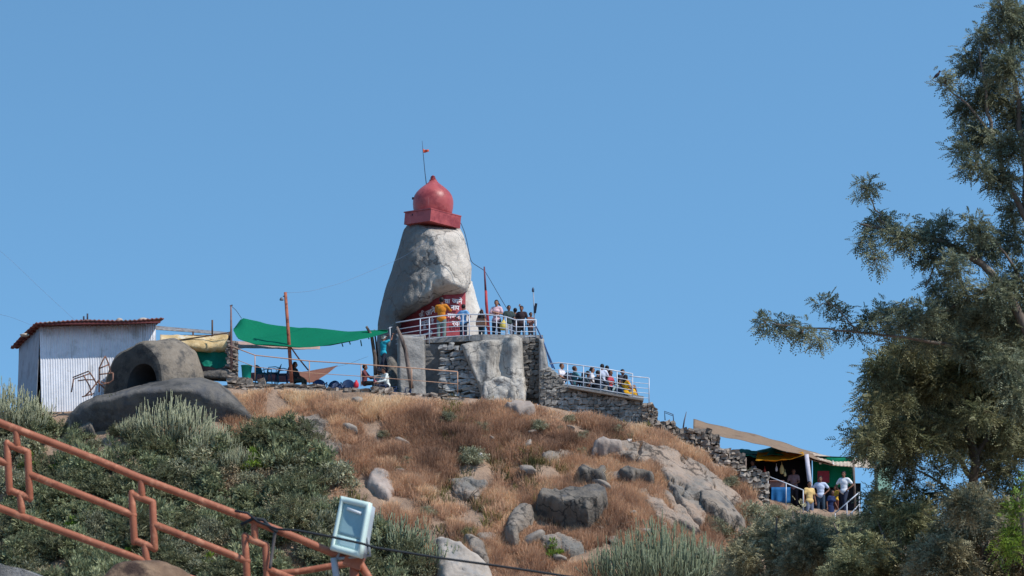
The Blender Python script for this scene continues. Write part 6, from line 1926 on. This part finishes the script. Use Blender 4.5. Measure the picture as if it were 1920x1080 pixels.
stander('child in yellow standing behind the woman in dark blue', 1567, 911, 97.7, 1.25, face=D(-60), arms='lap', shirt=(206, 164, 60), pants=(120, 70, 60), child=True, hair='long')
stander('tall man in a white t-shirt and dark trousers walking down the steps', 1582, 884, 97.3, 1.74, face=D(-30), arms='hips', legs='walk', shirt=(222, 224, 234), pants=(40, 46, 64))
stander('seller in a grey shirt at the left end of the stall', 1412, 863, 98.9, 1.62, face=D(-70), arms='lap', shirt=(170, 166, 170), pants=(50, 50, 60), sleeve='long')
stander('man in a mauve shirt in the shade inside the stall', 1488, 879, 98.9, 1.62, face=D(-20), arms='lap', shirt=(150, 122, 124), pants=(50, 46, 52))
def rail_line(label, pts, Y):
    t = thing('stair_rail', label, 'railing', P(pts[0][0], pts[0][1], Y))
    MB().tube([P(x, y, Y) for x, y in pts], .022, 8).build('rail', STEEL, t)
    for x, y in pts[::1]:
        MB().tube([P(x, y, Y), P(x, y + 42, Y)], .02, 6).build('post', STEEL, t)
rail_line('pale handrail sloping down past the stall table', [(1440, 893), (1474, 906), (1506, 919)], 96.7)
rail_line('upper pale stair rail rising right beside the man in white', [(1566, 962), (1588, 943), (1611, 923)], 96.4)
rail_line('lower pale stair rail at the foot of the man in white', [(1584, 974), (1598, 960), (1612, 945)], 96.1)
fuse_people()

# ------------------------------------------------------------------ foreground: orange railing, floodlight, stair wall
YF = 12.0
ORANGE = mat('orange_pipe_paint', srgb(146, 84, 60), srgb(168, 102, 74), scale=9, rough=.6, spec=.4, bump=.0012, bscale=60, c3=srgb(190, 128, 98), c3scale=16, c3amt=(.54, .64),
             streak=(srgb(120, 66, 46), (16, 16, 9), (.58, .68)))
pr = .0185
ora = thing('orange_railing', 'orange painted pipe railing with hooked rectangles descending in the foreground', 'railing', P(240, 1150, YF))
def pipe(nm, pts, r=pr, Y=YF):
    return MB().tube([P(x, y, Y) for x, y in pts], r, 14, round_ends=True).build(nm, ORANGE, ora)
pipe('top_rail', [(-260, 683), (0, 793), (178, 861), (264, 897), (472, 975), (560, 1010), (668, 1056)], pr * 1.06)
pipe('bottom_rail', [(-200, 868), (0, 953), (150, 1008), (292, 1060), (420, 1108), (560, 1160)])
for (px, py) in ((31, 805), (265, 899), (477, 979)):
    dx, dy = 0, 0
    pipe('upright', [(px, py), (px + 1, py + 30)], pr * .95)
    pipe('frame_post', [(px - 18, py + 26), (px - 13, py + 117)], pr * .95)
    pipe('frame_post', [(px + 21, py + 43), (px + 25, py + 130)], pr * .95)
    pipe('frame_bar', [(px - 18, py + 28), (px + 21, py + 43)], pr * .95)
    pipe('frame_bar', [(px - 13, py + 114), (px + 25, py + 129)], pr * .95)
    pipe('upright', [(px + 7, py + 122), (px + 10, py + 155)], pr * .95)
    if px > 100: pipe('ground_post', [(px + 10, py + 155), (px + 12, py + 330)], pr * .95)
for a, b in (((-205, 788), (15, 870)), ((56, 890), (250, 966)), ((291, 984), (463, 1052)), ((500, 1067), (640, 1122))):
    pipe('middle_rail', [a, b])
# landing at the lower end
pipe('end_post', [(664, 1052), (668, 1220)], pr * 1.3)
pipe('end_rail', [(672, 1052), (688, 1078), (700, 1100)], pr * 1.1)
pipe('landing_rail', [(505, 1076), (560, 1072), (618, 1062), (664, 1056)], pr * .9, YF + .35)
MB().box(P(664, 1052, YF), (.045, .05, .035), Matrix.Rotation(R(20), 3, 'Y')).build('end_clamp', ORANGE, ora, smooth=False)
# stair wall under it
wl_ = thing('stair_wall', 'grey concrete stair wall in the bottom left corner under the orange railing', 'wall', P(-100, 1200, YF))
edge = [(-420, 905), (-200, 988), (0, 1058), (40, 1066), (85, 1085), (300, 1165), (700, 1320), (760, 1345)]
mb = MB()
ring = [P(x, y, YF - .15) for x, y in edge]
Gw = np.array([[np.array([p[0], YF - .18 + .42 * v, p[2]]) for p in ring] for v in (0, 1)])
low = np.array([[p[0], YF - .18, -.6] for p in ring]); lob = low + np.array([0, .42, 0])
allG = np.array([low, Gw[0], Gw[1], lob])
mb.grid(allG)
mb.build('concrete_wall', CONCRETE, wl_, smooth=False)
boulder('boulder', 'brown lichened boulder at the bottom edge under the orange railing', P(268, 1105, 11.6), (.29, .22, .135), mat('brown_lichen_rock', srgb(98, 76, 60), srgb(150, 124, 100), scale=7, bump=.02, bscale=18, c3=srgb(70, 54, 46), c3scale=5), 121, sub=4)
o = MB().box((P(268, 1105, 11.6)[0], 11.6, (P(268, 1125, 11.6)[2] - .6) / 2), (.3, .2, (P(268, 1125, 11.6)[2] + .6) / 2)).build('rubble_footing', CONCRETE, smooth=False)
tag(o, 'concrete footing carrying the brown lichened boulder', 'footing')

# floodlight
YL = 11.9
fl = thing('floodlight', 'pale mint framed floodlight tilted on a short pipe next to the orange railing', 'floodlight', P(630, 1075, YL))
cF = [P(641, 932, YL + .06), P(694, 944, YL - .02), P(676, 1045, YL - .05), P(621, 1030, YL + .03)]   # front corners
cF = [np.array(p) for p in cF]
ctrF = sum(cF) / 4
nF = np.cross(cF[1] - cF[0], cF[3] - cF[0]); nF /= np.linalg.norm(nF)
if nF[1] > 0: nF = -nF
def loopgrid(scales_offs):
    rows = []
    for s_, o_ in scales_offs:
        cs = [ctrF + (c_ - ctrF) * s_ + nF * o_ for c_ in cF]
        r_ = []
        for a, b in zip(cs, cs[1:] + cs[:1]):
            for u in np.linspace(0, 1, 6)[:-1]:
                r_.append(a * (1 - u) + b * u)
        rows.append(r_ + [r_[0]])
    return np.array(rows)
MINT = plain('mint_enamel', (208, 226, 216), .4, .04, spec=.5)
MB().grid(loopgrid([(.80, .0), (.82, .012), (1.0, .012), (1.03, .004), (1.03, -.018), (.97, -.024)])).build('front_frame', MINT, fl)
mb = MB().grid(loopgrid([(.97, -.02), (.95, -.06), (.7, -.10), (.35, -.125), (.02, -.13)]))
mb.build('housing', plain('grey_housing', (164, 172, 176), .5, .05), fl)
def inner(u, v, o_): # u across, v down inside the frame
    a = cF[0] * (1 - u) + cF[1] * u; b = cF[3] * (1 - u) + cF[2] * u
    p = a * (1 - v) + b * v
    return ctrF + (p - ctrF) * .83 + nF * o_
GL = mat('lamp_glass', srgb(128, 160, 166), srgb(152, 180, 182), scale=8, rough=.12, spec=.6)
g = np.array([[inner(u, v, -.002 - .012 * math.sin(math.pi * u) * math.sin(math.pi * min(1, v / .74))) for u in np.linspace(0, 1, 9)] for v in np.linspace(.74, 0, 9)])
MB().sheet(g, -.004).build('glass', GL, fl)
g = np.array([[inner(u, v, .001) for u in np.linspace(0, 1, 5)] for v in np.linspace(1, .745, 5)])
MB().sheet(g, -.004).build('lower_panel', plain('pale_mint_panel', (194, 222, 218), .35, .04, spec=.5), fl)
MB().beam(inner(.22, .12, .0), inner(.82, .16, .0), .012, .014).build('lamp_tube', plain('lamp_white', (226, 232, 230), .3), fl)
for sgn in (0, 1):
    a = (cF[0] * .4 + cF[3] * .6) if sgn == 0 else (cF[1] * .4 + cF[2] * .6)
    b = P(632, 1048, YL + .08)
    MB().tube([a - nF * .03, a - nF * .06 + np.array([0, 0, -.08]), b], .008, 6).build('bracket_arm', plain('bracket_grey', (150, 156, 160), .5), fl)
MB().tube([P(626, 1046, YL + .08), P(631, 1085, YL + .08), P(636, 1240, YL + .08)], .0165, 10).build('pole', plain('grey_pipe', (176, 178, 180), .5), fl)
DKC = plain('black_rubber_cable', (40, 44, 48), .6)
tag(MB().tube([P(x, y, YL - .12 if x > 500 else YF - .04) for x, y in ((440, 958), (464, 962), (483, 978), (519, 992), (560, 995), (614, 1005), (678, 1019), (705, 1027), (817, 1045), (933, 1061), (1060, 1080), (1300, 1110))], .0058, 8).build('power_cable', DKC), 'black power cable crossing in front of the floodlight to the bottom edge', 'cable')
tag(MB().tube([P(x, y, YF - .03) for x, y in ((452, 984), (475, 972), (494, 975), (508, 990), (520, 998))], .0085, 8).build('cable_wrap', DKC), 'dark twisted wire wrapped round the orange top rail', 'wire')
g = np.array([[P(516 - 10 * v + 3 * u, 996 + 70 * v, YF - .035 + .01 * math.sin(4 * v)) for u in (-1, 0, 1)] for v in np.linspace(1, 0, 8)])
tag(MB().sheet(g, .003).build('fabric_strap', plain('grey_strap', (96, 90, 88), .9)), 'grey strap dangling from the orange top rail', 'strap')
